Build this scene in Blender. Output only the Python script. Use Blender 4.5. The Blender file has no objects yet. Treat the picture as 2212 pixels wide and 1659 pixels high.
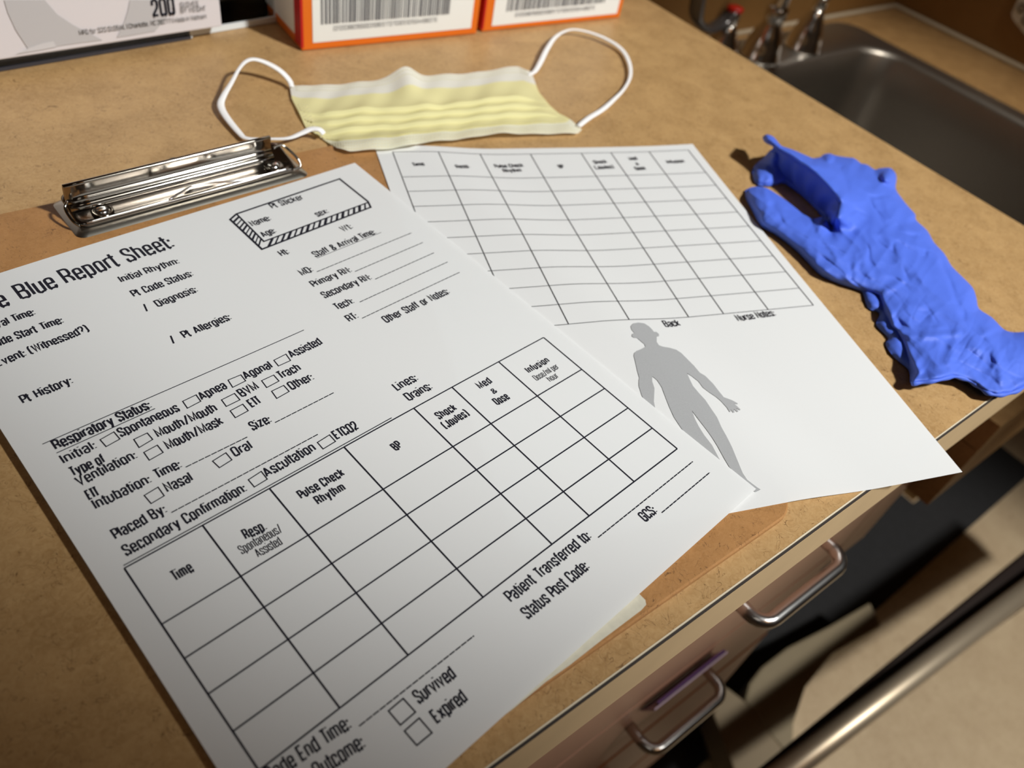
import bpy, bmesh, math, random
from mathutils import Vector, Matrix, geometry, noise
C = bpy.context.scene.collection
random.seed(7)
# ---------------------------------------------------------------- camera
F_PX = 1691.281; CX, CY = 1106.0, 829.5
CAM = Vector((-0.5802908, -0.04366018, 0.24828504))
RIGHT = Vector((0.79037406, -0.59108601, 0.16101607))
UP = Vector((0.34240053, 0.6441617, 0.68397192))
FWD = Vector((0.50800662, 0.48546167, -0.71151686))
cd = bpy.data.cameras.new('camera'); cam = bpy.data.objects.new('camera', cd); C.objects.link(cam)
M = Matrix.Identity(4)
for i in range(3):
    M[i][0] = RIGHT[i]; M[i][1] = UP[i]; M[i][2] = -FWD[i]; M[i][3] = CAM[i]
cam.matrix_world = M
cd.sensor_width = 36; cd.sensor_fit = 'HORIZONTAL'; cd.lens = 36*F_PX/2212
cd.clip_start = .01; cd.clip_end = 50
cd.dof.use_dof = True; cd.dof.focus_distance = .318; cd.dof.aperture_fstop = 8.5
bpy.context.scene.camera = cam
# ---------------------------------------------------------------- world, lights, exposure
vs = bpy.context.scene.view_settings
vs.view_transform = 'Standard'; vs.look = 'None'; vs.gamma = 1; vs.use_curve_mapping = False; vs.exposure = 0.0
w = bpy.data.worlds.new('world'); bpy.context.scene.world = w; w.use_nodes = True
w.node_tree.nodes['Background'].inputs[0].default_value = (1.0, .86, .70, 1)
w.node_tree.nodes['Background'].inputs[1].default_value = .25
def spot(loc, tgt, power, deg, blend, radius, col):
    l = bpy.data.lights.new('added_spot', 'SPOT'); o = bpy.data.objects.new('added_spot', l); C.objects.link(o)
    l.energy = power; l.spot_size = math.radians(deg); l.spot_blend = blend; l.shadow_soft_size = radius; l.color = col
    o.location = loc; o.rotation_euler = (Vector(tgt)-Vector(loc)).to_track_quat('-Z', 'Y').to_euler()
def area(loc, tgt, power, sx, sy, col):
    l = bpy.data.lights.new('added_warm_fill', 'AREA'); o = bpy.data.objects.new('added_warm_fill', l); C.objects.link(o)
    l.shape = 'RECTANGLE'; l.size = sx; l.size_y = sy; l.energy = power; l.color = col
    o.location = loc; o.rotation_euler = (Vector(tgt)-Vector(loc)).to_track_quat('-Z', 'Y').to_euler()
KEY = (.95, .975, .975)
spot((.28, -.95, 1.40), (-.250, .305, 0), 202, 25.6, .62, .07, KEY)  # added key spot, cone edge shaped as a person's shadow over the near left
spot((.50, -.95, 1.45), (.45, -.16, -.9), 170, 31, .7, .10, (1.0, .94, .84))  # unseen spot added to brighten the floor at lower right
spot((.55, -.25, 1.50), (.45, .38, -.14), 70, 26, .9, .06, (1.0, .92, .80))  # unseen spot added to lift the sink and faucet
area((-.3, -1.6, 1.56), (-.3, -1.0, 0), 2.1, .6, .6, (1.0, .45, .12))  # unseen warm fill added to tint the dim near left
# ---------------------------------------------------------------- helpers
def bk(px, py, v=0.0, ax=2):
    """point of the plane (axis ax = v) that the photograph shows at px, py"""
    d = RIGHT*((px-CX)/F_PX) - UP*((py-CY)/F_PX) + FWD
    t = (v-CAM[ax])/d[ax]
    return CAM + d*t
def lin(c): return tuple(((x/255+.055)/1.055)**2.4 if x > 10 else x/255/12.92 for x in c)
def mat(name, col, rough=.5, metal=0, spec=.5, noise_amt=0, nscale=50, bump=0, bscale=200, **kw):
    m = bpy.data.materials.new(name); m.use_nodes = True; nt = m.node_tree; b = nt.nodes['Principled BSDF']
    b.inputs['Base Color'].default_value = (*col, 1); b.inputs['Roughness'].default_value = rough
    b.inputs['Metallic'].default_value = metal; b.inputs['Specular IOR Level'].default_value = spec
    for k, v in kw.items():
        b.inputs[k.replace('_', ' ')].default_value = v
    tc = nt.nodes.new('ShaderNodeTexCoord')
    if noise_amt:
        n = nt.nodes.new('ShaderNodeTexNoise'); n.inputs['Scale'].default_value = nscale; n.inputs['Detail'].default_value = 4
        nt.links.new(tc.outputs['Object'], n.inputs['Vector'])
        mx = nt.nodes.new('ShaderNodeMix'); mx.data_type = 'RGBA'
        mx.inputs[6].default_value = (*[c*(1-noise_amt) for c in col], 1)
        mx.inputs[7].default_value = (*[min(1, c*(1+noise_amt)) for c in col], 1)
        nt.links.new(n.outputs['Fac'], mx.inputs[0]); nt.links.new(mx.outputs[2], b.inputs['Base Color'])
    if bump:
        n = nt.nodes.new('ShaderNodeTexNoise'); n.inputs['Scale'].default_value = bscale; n.inputs['Detail'].default_value = 3
        nt.links.new(tc.outputs['Object'], n.inputs['Vector'])
        bp = nt.nodes.new('ShaderNodeBump'); bp.inputs['Strength'].default_value = bump; bp.inputs['Distance'].default_value = .001
        nt.links.new(n.outputs['Fac'], bp.inputs['Height']); nt.links.new(bp.outputs['Normal'], b.inputs['Normal'])
    return m
def fibre_mat(name, base, dark, light, fibre, fscale=1.0, rough=.45):
    """kraft-like board or laminate: cloudy tan ground with short curly fibres"""
    m = bpy.data.materials.new(name); m.use_nodes = True; nt = m.node_tree; b = nt.nodes['Principled BSDF']; L = nt.links.new
    b.inputs['Roughness'].default_value = rough; b.inputs['Specular IOR Level'].default_value = .35
    tc = nt.nodes.new('ShaderNodeTexCoord')
    def nz(scale, det, off=(0, 0, 0), dist=0):
        mp = nt.nodes.new('ShaderNodeMapping'); mp.inputs['Location'].default_value = off
        L(tc.outputs['Object'], mp.inputs['Vector'])
        n = nt.nodes.new('ShaderNodeTexNoise'); n.inputs['Scale'].default_value = scale; n.inputs['Detail'].default_value = det
        n.inputs['Distortion'].default_value = dist
        L(mp.outputs[0], n.inputs['Vector']); return n.outputs['Fac']
    def math_(op, a, bb=None, c=None):
        n = nt.nodes.new('ShaderNodeMath'); n.operation = op
        for i, x in enumerate((a, bb, c)):
            if x is None: continue
            if isinstance(x, (int, float)): n.inputs[i].default_value = x
            else: L(x, n.inputs[i])
        return n.outputs[0]
    def ramp(v, a, c):
        n = nt.nodes.new('ShaderNodeMapRange'); n.inputs[1].default_value = a; n.inputs[2].default_value = c
        L(v, n.inputs[0]); return n.outputs[0]
    def mix(f, a, c):
        n = nt.nodes.new('ShaderNodeMix'); n.data_type = 'RGBA'
        L(f, n.inputs[0])
        for k, x in ((6, a), (7, c)):
            if isinstance(x, tuple): n.inputs[k].default_value = (*x, 1)
            else: L(x, n.inputs[k])
        return n.outputs[2]
    cloud = ramp(nz(42*fscale, 6, dist=.5), .32, .68)
    fine = ramp(nz(420*fscale, 4, (3, 1, 0), 1.2), .3, .7)
    col = mix(cloud, dark, base); col = mix(math_('MULTIPLY', fine, .42), col, light)
    tot = None
    for k, (s, wd, th, amt) in enumerate(((120, .0045, .57, .8), (210, .009, .56, .62), (75, .0022, .58, .7))):
        ln = math_('ABSOLUTE', math_('SUBTRACT', nz(s*fscale, 1.5, (k*5+1, 2, 0), 1.5), .5))
        ln = ramp(ln, wd*1.6, wd*.5)
        msk = ramp(nz(s*.9*fscale, 0, (9+k, 4, 0)), th, th+.04)
        v = math_('MULTIPLY', math_('MULTIPLY', ln, msk), amt)
        tot = v if tot is None else math_('MAXIMUM', tot, v)
    col = mix(tot, col, fibre)
    L(col, b.inputs['Base Color'])
    bp = nt.nodes.new('ShaderNodeBump'); bp.inputs['Strength'].default_value = .12; bp.inputs['Distance'].default_value = .0004
    L(fine, bp.inputs['Height']); L(bp.outputs['Normal'], b.inputs['Normal'])
    return m
def tag(o, label=None, cat=None, group=None, kind=None):
    if label: o['label'] = label
    if cat: o['category'] = cat
    if group: o['group'] = group
    if kind: o['kind'] = kind
    return o
def empty(name, loc=(0, 0, 0), label=None, cat=None, group=None, kind=None):
    o = bpy.data.objects.new(name, None); C.objects.link(o); o.location = loc; o.empty_display_size = .02
    return tag(o, label, cat, group, kind)
def link(name, me, m, parent=None, smooth=False):
    o = bpy.data.objects.new(name, me); C.objects.link(o)
    if m: me.materials.append(m)
    if parent:
        o.parent = parent; me.transform(Matrix.Translation(-parent_loc(parent)))
    if smooth:
        for p in me.polygons: p.use_smooth = True
    return o
def parent_loc(p):
    v = Vector(p.location)
    while p.parent: p = p.parent; v += Vector(p.location)
    return v
class MB:
    """collects boxes, tubes, lathes, prisms into one mesh (world coordinates)"""
    def __init__(s): s.v = []; s.f = []
    def add(s, vs_, fs):
        n = len(s.v); s.v += [tuple(q) for q in vs_]; s.f += [tuple(n+i for i in f) for f in fs]; return s
    def box(s, a, b, ang=0, piv=None):
        x0, y0, z0 = a; x1, y1, z1 = b
        P = [Vector(q) for q in ((x0,y0,z0),(x1,y0,z0),(x1,y1,z0),(x0,y1,z0),(x0,y0,z1),(x1,y0,z1),(x1,y1,z1),(x0,y1,z1))]
        if ang:
            c, t = math.cos(ang), math.sin(ang); px, py = piv
            P = [Vector((px+(q.x-px)*c-(q.y-py)*t, py+(q.x-px)*t+(q.y-py)*c, q.z)) for q in P]
        return s.add(P, [(0,3,2,1),(4,5,6,7),(0,1,5,4),(1,2,6,5),(2,3,7,6),(3,0,4,7)])
    def tube(s, pts, rad, n=10, closed=False, flat=1.0, upv=(0, 0, 1)):
        pts = [Vector(p) for p in pts]; m = len(pts); R = rad if isinstance(rad, (list, tuple)) else [rad]*m
        vs_ = []; prev = None
        for i, p in enumerate(pts):
            a = pts[(i-1) % m] if closed or i > 0 else p; b = pts[(i+1) % m] if closed or i < m-1 else p
            d = (b-a).normalized(); u = Vector(upv)
            sd = d.cross(u)
            if sd.length < .2: sd = prev if prev is not None else d.cross(Vector((1, .3, 0)))
            sd = (sd - d*sd.dot(d)).normalized()
            if prev is not None and sd.dot(prev) < 0: sd = -sd
            prev = sd; nn = sd.cross(d).normalized()
            fl = flat[i] if isinstance(flat, (list, tuple)) else flat
            for k in range(n):
                t = 2*math.pi*k/n; vs_.append(p + sd*(R[i]*math.cos(t)) + nn*(R[i]*fl*math.sin(t)))
        fs = []
        for i in range(m if closed else m-1):
            j = (i+1) % m
            for k in range(n): fs.append((i*n+k, i*n+(k+1) % n, j*n+(k+1) % n, j*n+k))
        if not closed: fs += [tuple(range(n))[::-1], tuple((m-1)*n+k for k in range(n))]
        return s.add(vs_, fs)
    def lathe(s, prof, c, n=24, axis=Vector((0, 0, 1))):
        axis = Vector(axis).normalized(); q = axis.to_track_quat('Z', 'Y'); vs_ = []; c = Vector(c)
        for r, z in prof:
            for k in range(n):
                t = 2*math.pi*k/n; vs_.append(c + q @ Vector((r*math.cos(t), r*math.sin(t), z)))
        m = len(prof); fs = [(i*n+k, i*n+(k+1) % n, (i+1)*n+(k+1) % n, (i+1)*n+k) for i in range(m-1) for k in range(n)]
        fs += [tuple(range(n))[::-1], tuple((m-1)*n+k for k in range(n))]
        return s.add(vs_, fs)
    def build(s, name, m, parent=None, smooth=False, bevel=0, seg=2):
        me = bpy.data.meshes.new(name); me.from_pydata(s.v, [], s.f)
        bm = bmesh.new(); bm.from_mesh(me); bmesh.ops.recalc_face_normals(bm, faces=bm.faces)
        if bevel:
            ed = [e for e in bm.edges if len(e.link_faces) == 2 and e.calc_face_angle(0) > .5]
            bmesh.ops.bevel(bm, geom=ed, offset=bevel, segments=seg, affect='EDGES', profile=.5)
        bm.to_mesh(me); bm.free()
        o = link(name, me, m, parent, smooth)
        return o
def smooth_pts(pts, n=8, closed=False):
    pts = [Vector(p) for p in pts]; m = len(pts); out = []
    for i in range(m if closed else m-1):
        if closed: p0, p1, p2, p3 = pts[(i-1) % m], pts[i], pts[(i+1) % m], pts[(i+2) % m]
        else: p0, p1, p2, p3 = pts[max(i-1, 0)], pts[i], pts[i+1], pts[min(i+2, m-1)]
        for k in range(n):
            t = k/n
            out.append(.5*((2*p1)+(p2-p0)*t+(2*p0-5*p1+4*p2-p3)*t*t+(3*p1-p0-3*p2+p3)*t**3))
    if not closed: out.append(pts[-1])
    return out
# ---------------------------------------------------------------- materials
M_counter = fibre_mat('tan_laminate', (.44, .262, .106), (.33, .187, .070), (.60, .395, .185), (.13, .06, .02))
M_board = fibre_mat('hardboard', (.39, .19, .064), (.30, .14, .043), (.47, .245, .092), (.10, .045, .018), 1.3, .5)
M_edge = mat('edge_band', (.62, .44, .24), .45, noise_amt=.12, nscale=30)
M_seam = mat('dark_seam', (.02, .012, .008), .6)
M_cream = mat('laminate_core', (.72, .62, .45), .6)
M_pink = mat('brown_laminate', (.42, .22, .14), .4, noise_amt=.06, nscale=8)
M_cab = mat('cabinet_side', (.27, .17, .09), .5, noise_amt=.1, nscale=12)
M_orange_lit_edge = mat('orange_lit_edge', (.42, .12, .02), .5)  # orange light on the drawer-gap edges, put into the colour
M_nickel = mat('brushed_nickel', (.62, .60, .57), .24, 1)
M_chrome = mat('chrome', (.85, .85, .85), .17, 1)
M_clip = mat('clip_chrome', (.33, .30, .26), .13, 1)
M_jaw = mat('clip_jaw', (.24, .22, .20), .20, 1)
M_clipbase = mat('clip_base_plate', (.42, .39, .33), .30, 1)
M_steel = mat('sink_steel', (.42, .40, .37), .40, 1, noise_amt=.05, nscale=300)
M_ink = mat('print_ink', (.012, .012, .02), .6, spec=.2)
M_greyink = mat('grey_print', (.36, .36, .36), .7, noise_amt=.12, nscale=2600, spec=.2)
def paper_mat(name, col, trans=.16):
    m = bpy.data.materials.new(name); m.use_nodes = True; nt = m.node_tree; b = nt.nodes['Principled BSDF']
    b.inputs['Base Color'].default_value = (*col, 1); b.inputs['Roughness'].default_value = .75; b.inputs['Specular IOR Level'].default_value = .2
    t = nt.nodes.new('ShaderNodeBsdfTranslucent'); t.inputs[0].default_value = (*[c*1.0 for c in col], 1)
    mx = nt.nodes.new('ShaderNodeMixShader'); mx.inputs[0].default_value = trans
    nt.links.new(b.outputs[0], mx.inputs[1]); nt.links.new(t.outputs[0], mx.inputs[2])
    nt.links.new(mx.outputs[0], nt.nodes['Material Output'].inputs[0])
    tc = nt.nodes.new('ShaderNodeTexCoord'); n = nt.nodes.new('ShaderNodeTexNoise'); n.inputs['Scale'].default_value = 700; n.inputs['Detail'].default_value = 3
    nt.links.new(tc.outputs['Object'], n.inputs['Vector'])
    bp = nt.nodes.new('ShaderNodeBump'); bp.inputs['Strength'].default_value = .08; bp.inputs['Distance'].default_value = .0003
    nt.links.new(n.outputs['Fac'], bp.inputs['Height']); nt.links.new(bp.outputs['Normal'], b.inputs['Normal'])
    return m
M_paper = paper_mat('copy_paper', (.80, .80, .785))
M_white = mat('white_panel', (.80, .79, .75), .5)
M_wall = mat('wall_laminate', (.30, .16, .05), .45, noise_amt=.25, nscale=9)
# ---------------------------------------------------------------- stroke lettering (tall condensed sans, monoline)
X = .76
G = {
'A': (.40, [[(0,0),(.5,1),(1,0)], [(.17,.3),(.83,.3)]]),
'B': (.34, [[(0,0,0),(0,1,0),(.93,1),(.93,.53),(0,.53,0)], [(0,.53,0),(1,.53),(1,0),(0,0,0)]]),
'C': (.32, [[(1,.68),(1,1),(0,1),(0,0),(1,0),(1,.32)]]),
'D': (.34, [[(0,0,0),(0,1,0),(1,1),(1,0),(0,0,0)]]),
'E': (.27, [[(1,1),(0,1,0),(0,0,0),(1,0)], [(0,.52),(.85,.52)]]),
'F': (.27, [[(1,1),(0,1,0),(0,0)], [(0,.5),(.85,.5)]]),
'G': (.33, [[(1,.7),(1,1),(0,1),(0,0),(1,0),(1,.5,0),(.55,.5)]]),
'H': (.34, [[(0,0),(0,1)], [(1,0),(1,1)], [(0,.52),(1,.52)]]),
'I': (.0, [[(0,0),(0,1)]]),
'J': (.28, [[(1,1),(1,0),(0,0),(0,.28)]]),
'K': (.34, [[(0,0),(0,1)], [(1,1),(.05,.42,0)], [(.3,.6),(1,0)]]),
'L': (.25, [[(0,1),(0,0,0),(1,0)]]),
'M': (.46, [[(0,0),(0,1,0),(.5,.15,0),(1,1,0),(1,0)]]),
'N': (.34, [[(0,0),(0,1,0),(1,0,0),(1,1)]]),
'O': (.33, [[(0,.5),(0,1),(1,1),(1,0),(0,0),(0,.5)]]),
'P': (.32, [[(0,0),(0,1,0),(1,1),(1,.46),(0,.46,0)]]),
'R': (.33, [[(0,0),(0,1,0),(1,1),(1,.5),(0,.5,0)], [(.5,.5),(1,.4),(1,0)]]),
'S': (.31, [[(1,.7),(1,1),(0,1),(0,.60),(1,.42),(1,0),(0,0),(0,.3)]]),
'T': (.32, [[(0,1),(1,1)], [(.5,1),(.5,0)]]),
'U': (.33, [[(0,1),(0,0),(1,0),(1,1)]]),
'V': (.38, [[(0,1),(.5,0,0),(1,1)]]),
'W': (.54, [[(0,1),(.25,0,0),(.5,1,0),(.75,0,0),(1,1)]]),
'Y': (.36, [[(0,1),(.5,.45,0),(1,1)], [(.5,.45),(.5,0)]]),
'a': (.27, [[(0,.56),(0,X),(1,X),(1,0)], [(1,.42,0),(0,.40),(0,0),(1,.02,0)]]),
'b': (.28, [[(0,1),(0,0,0),(1,0),(1,X),(0,X)]]),
'c': (.26, [[(1,.52),(1,X),(0,X),(0,0),(1,0),(1,.24)]]),
'd': (.28, [[(1,1),(1,0,0),(0,0),(0,X),(1,X)]]),
'e': (.28, [[(0,.40,0),(1,.40,0),(1,X),(0,X),(0,0),(1,0),(1,.22)]]),
'f': (.21, [[(1,1),(.4,1),(.4,0)], [(-.08,X),(.95,X)]]),
'g': (.28, [[(1,X),(0,X),(0,.05),(1,.05)], [(1,X),(1,-.24),(0,-.24),(0,-.1)]]),
'h': (.28, [[(0,0),(0,1)], [(0,X-.02,0),(1,X),(1,0)]]),
'i': (0, [[(0,0),(0,X)], [(0,.96),(0,1.05)]]),
'j': (.08, [[(1,X),(1,-.24),(0,-.24)], [(1,.96),(1,1.05)]]),
'k': (.28, [[(0,0),(0,1)], [(1,X),(.05,.32,0)], [(.3,.48),(1,0)]]),
'l': (0, [[(0,0),(0,1)]]),
'm': (.50, [[(0,0),(0,X)], [(0,X-.02,0),(.5,X),(.5,0)], [(.5,X-.02,0),(1,X),(1,0)]]),
'n': (.28, [[(0,0),(0,X)], [(0,X-.02,0),(1,X),(1,0)]]),
'o': (.28, [[(0,.4),(0,X),(1,X),(1,0),(0,0),(0,.4)]]),
'p': (.28, [[(0,-.24),(0,X,0),(1,X),(1,0),(0,0)]]),
'q': (.28, [[(1,-.24),(1,X,0),(0,X),(0,0),(1,0)]]),
'r': (.19, [[(0,0),(0,X)], [(0,X-.12,0),(.3,X),(1,X)]]),
's': (.26, [[(1,.54),(1,X),(0,X),(0,.44),(1,.32),(1,0),(0,0),(0,.22)]]),
't': (.20, [[(.4,1),(.4,0),(1.05,0)], [(-.2,X),(1.05,X)]]),
'u': (.28, [[(0,X),(0,0),(1,0)], [(1,X),(1,0)]]),
'v': (.30, [[(0,X),(.5,0,0),(1,X)]]),
'w': (.46, [[(0,X),(.25,0,0),(.5,X,0),(.75,0,0),(1,X)]]),
'x': (.30, [[(0,X),(1,0)], [(1,X),(0,0)]]),
'y': (.30, [[(0,X),(.5,0,0)], [(1,X),(.38,-.24,0),(.05,-.24)]]),
'z': (.26, [[(0,X),(1,X,0),(0,0,0),(1,0)]]),
'0': (.33, [[(0,.5),(0,1),(1,1),(1,0),(0,0),(0,.5)]]),
'1': (.12, [[(0,.8),(1,1,0),(1,0)]]),
'2': (.31, [[(0,.7),(0,1),(1,1),(1,.55),(0,.12),(0,0,0),(1,0)]]),
'3': (.31, [[(0,.75),(0,1),(1,1),(1,.52),(.4,.52)], [(.4,.52),(1,.52),(1,0),(0,0),(0,.25)]]),
'4': (.33, [[(.8,0),(.8,1,0),(0,.25,0),(1,.25)]]),
'5': (.31, [[(1,1),(0,1,0),(0,.55,0),(1,.6),(1,0),(0,0),(0,.25)]]),
'6': (.31, [[(1,.75),(1,1),(0,1),(0,0),(1,0),(1,.56),(0,.56)]]),
'7': (.31, [[(0,1),(1,1,0),(.35,0)]]),
'8': (.31, [[(0,.54,0),(.06,1),(.94,1),(1,.54,0),(0,.54,0),(0,0),(1,0),(1,.54,0)]]),
'9': (.31, [[(0,.25),(0,0),(1,0),(1,1),(0,1),(0,.44),(1,.44)]]),
':': (0, [[(0,0),(0,.16)], [(0,.5),(0,.66)]]),
'.': (0, [[(0,0),(0,.16)]]), ',': (.04, [[(1,.08),(0,-.12)]]),
'/': (.28, [[(0,-.08),(1,1.05)]]), '|': (0, [[(0,-.1),(0,1.1)]]),
'(': (.13, [[(1,1.08),(0,.95),(0,-.02),(1,-.15)]]), ')': (.13, [[(0,1.08),(1,.95),(1,-.02),(0,-.15)]]),
'&': (.38, [[(1,0),(.15,.72),(.15,1),(.75,1),(.75,.68),(0,.36),(0,0),(.7,0),(1,.42)]]),
'?': (.28, [[(0,.75),(0,1),(1,1),(1,.58),(.5,.45),(.5,.26)], [(.5,0),(.5,.1)]]),
}
def rounded(pts, w, r):
    P = [(p[0]*w, p[1], (p[2] if len(p) > 2 else r)) for p in pts]; out = []
    for i, (x, y, rr) in enumerate(P):
        if i in (0, len(P)-1) or rr == 0: out.append((x, y)); continue
        a = Vector(P[i-1][:2])-Vector((x, y)); b = Vector(P[i+1][:2])-Vector((x, y))
        la, lb = a.length, b.length
        if la < 1e-6 or lb < 1e-6: out.append((x, y)); continue
        k = min(rr, la*.5 if i > 1 else la, lb*.5 if i < len(P)-2 else lb)
        p0 = Vector((x, y))+a.normalized()*k; p1 = Vector((x, y))+b.normalized()*k
        for t in (0, .25, .5, .75, 1):
            q = p0*(1-t)**2+Vector((x, y))*2*t*(1-t)+p1*t*t; out.append((q.x, q.y))
    return out
def layout(s, gap=.19, ww=1.0):
    x = 0; out = []; pv = ''
    for ch in s:
        if pv and ch != ' ' and pv != ' ': x -= gap*((.42 if pv in 'rtTLFPf' else 0)+(.25 if ch in 'tfT' else 0)); 
        pv = ch
        if ch == ' ': x += .26; continue
        w_, st = G[ch]; w_ *= ww
        for p in st: out.append([(x+a, b) for a, b in rounded(p, w_, .17)])
        x += w_+gap
    return out, x-gap
def ribbon(mb, pts, t, fn, close=False):
    """flat stroke of width t along 2-D pts, laid on a surface by fn(u, v)"""
    Q = [Vector(pts[0])]
    for p in pts[1:]:
        if (Vector(p)-Q[-1]).length > 1e-7: Q.append(Vector(p))
    n = len(Q)
    if n < 2: return
    L_ = []; R_ = []
    for i in range(n):
        a = (Q[i]-Q[i-1]).normalized() if i > 0 else (Q[1]-Q[0]).normalized()
        b = (Q[i+1]-Q[i]).normalized() if i < n-1 else a
        if close and i in (0, n-1): a = (Q[-1]-Q[-2]).normalized(); b = (Q[1]-Q[0]).normalized()
        m = a+b
        m = m.normalized() if m.length > .05 else a
        nn = Vector((-m.y, m.x)); k = 1/max(.45, nn.dot(Vector((-a.y, a.x))))
        L_.append(Q[i]+nn*t/2*k); R_.append(Q[i]-nn*t/2*k)
    vs_ = [fn(*q) for q in L_]+[fn(*q) for q in R_]
    mb.add(vs_, [(i, i+1, n+i+1, n+i) for i in range(n-1)])
def write(mb, s, p0, p1, capv, t, fn, anchor='fit', nat=.0, gap=.19, ww=1.0):
    """p0, p1: (u, v) of baseline start and end; v grows downwards"""
    st, wid = layout(s, gap, ww); p0 = Vector(p0); p1 = Vector(p1)
    if anchor == 'right':
        d = (p1-p0).normalized(); p0 = p1-d*(wid*nat)
    d = (p1-p0); ln = d.length; d.normalize(); p0 = p0+d*(t*.5); ln -= t; sc = ln/wid
    up = Vector((d.y, -d.x))
    for pl in st:
        P = [p0+d*(x*sc)+up*(y*capv+t/2*(1 if y <= .01 else 0)) for x, y in pl]
        ribbon(mb, P, t, fn)
def line(mb, a, b, t, fn, seg=.012):
    a = Vector(a); b = Vector(b); n = max(1, int((b-a).length/seg))
    ribbon(mb, [a.lerp(b, i/n) for i in range(n+1)], t, fn)
def dashed(mb, a, b, t, fn, on=.0022, off=.0003):
    a = Vector(a); b = Vector(b); L_ = (b-a).length; x = 0
    while x < L_:
        line(mb, a.lerp(b, x/L_), a.lerp(b, min(L_, x+on)/L_), t, fn); x += on+off
# ---------------------------------------------------------------- room shell
ZF, ZCEIL = -.905, 1.62
WB, WR = .609, .777
sb = MB(); sb.box((-3, -3, ZF-.05), (2.7, WB+.1, ZF))
M_floor = fibre_mat('speckled_vinyl', (.52, .42, .28), (.44, .34, .22), (.66, .55, .40), (.36, .26, .17), .35, .5)
tag(sb.build('floor', M_floor), kind='structure')
tag(MB().box((-3, WB, ZF), (2.7, WB+.1, ZCEIL)).build('wall_back', M_wall), kind='structure')
tag(MB().box((WR, .092, ZF), (WR+.1, WB, ZCEIL)).build('wall_right', M_wall), kind='structure')
M_paint = mat('beige_paint', (.30, .24, .17), .7)
tag(MB().box((-3.1, -3, ZF), (-3, WB+.1, ZCEIL)).build('wall_left', M_paint), kind='structure')
tag(MB().box((-3.1, -3.1, ZF), (2.7, -3, ZCEIL)).build('wall_front', M_paint), kind='structure')
tag(MB().box((2.7, -3.1, ZF), (2.8, WB+.1, ZCEIL)).build('wall_far_right', M_paint), kind='structure')
tag(MB().box((-3.1, -3.1, ZCEIL), (2.8, WB+.1, ZCEIL+.05)).build('ceiling', M_paint), kind='structure')
# ---------------------------------------------------------------- main worktop and cabinets
ct = empty('worktop', (0, 0, 0), 'tan laminate worktop with fibre pattern, the paper sheets and mask lie on it', 'counter')
MB().box((-2.2, .0012, -.034), (0, WB-.001, 0)).build('slab', M_counter, ct)
MB().box((-2.2, -.0003, -.038), (-.0002, .0004, -.0013)).build('edge_strip', M_edge, ct)
cm = MB(); prev = 0
for i in range(90):
    x = -1.0+i*.0111; j = random.uniform(-.00012, .00022)
    cm.add([(x, .0004, .0001), (x+.0111, .0004, .0001), (x+.0111, .0013+j, .0001), (x, .0013+prev, .0001)], [(0, 1, 2, 3)]); prev = j
MB().box((-2.2, -.00025, -.0014), (-.0002, .0008, -.0009)).build('glue_line', M_seam, ct)
chip = MB()
for i in range(60):
    x = -.62+i*.0103; wd = random.uniform(.0001, .00038)
    chip.box((x, .00075, -.0012), (x+.0103, .0011+wd*.5, .00012))
chip.build('chipped_edge', M_cream, ct)
YD = .026
cb = empty('drawer_cabinet', (-.06, YD, ZF), 'brown laminate base cabinet with drawers under the worktop', 'cabinet')
MB().box((-.62, YD+.02, ZF+.1), (-.06, WB-.02, -.038)).build('body', M_cab, cb)
MB().box((-.62, YD+.07, ZF), (-.062, WB-.02, ZF+.1)).build('plinth', M_seam, cb)
def pull(parent, xc, z, yb, name='handle'):
    hl = .0425; r = .0046; rr = .011; pts = [Vector((xc-hl, YD, z)), Vector((xc-hl, yb+rr, z))]
    for k in range(1, 6):
        t = k/5*math.pi/2; pts.append(Vector((xc-hl+rr*(1-math.cos(t)), yb+rr*(1-math.sin(t)), z)))
    pts += [Vector((xc-hl/3, yb, z)), Vector((xc+hl/3, yb, z))]
    for k in range(0, 6):
        t = k/5*math.pi/2; pts.append(Vector((xc+hl-rr*(1-math.sin(t)), yb+rr*(1-math.cos(t)), z)))
    pts.append(Vector((xc+hl, YD, z)))
    MB().tube(pts, r, 12).build(name, M_nickel, parent, True)
M_acrylic_tag = mat('label_sleeve', (.55, .42, .50), .15, spec=.7)
M_purple = mat('purple_insert', (.09, .03, .12), .4)
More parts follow.
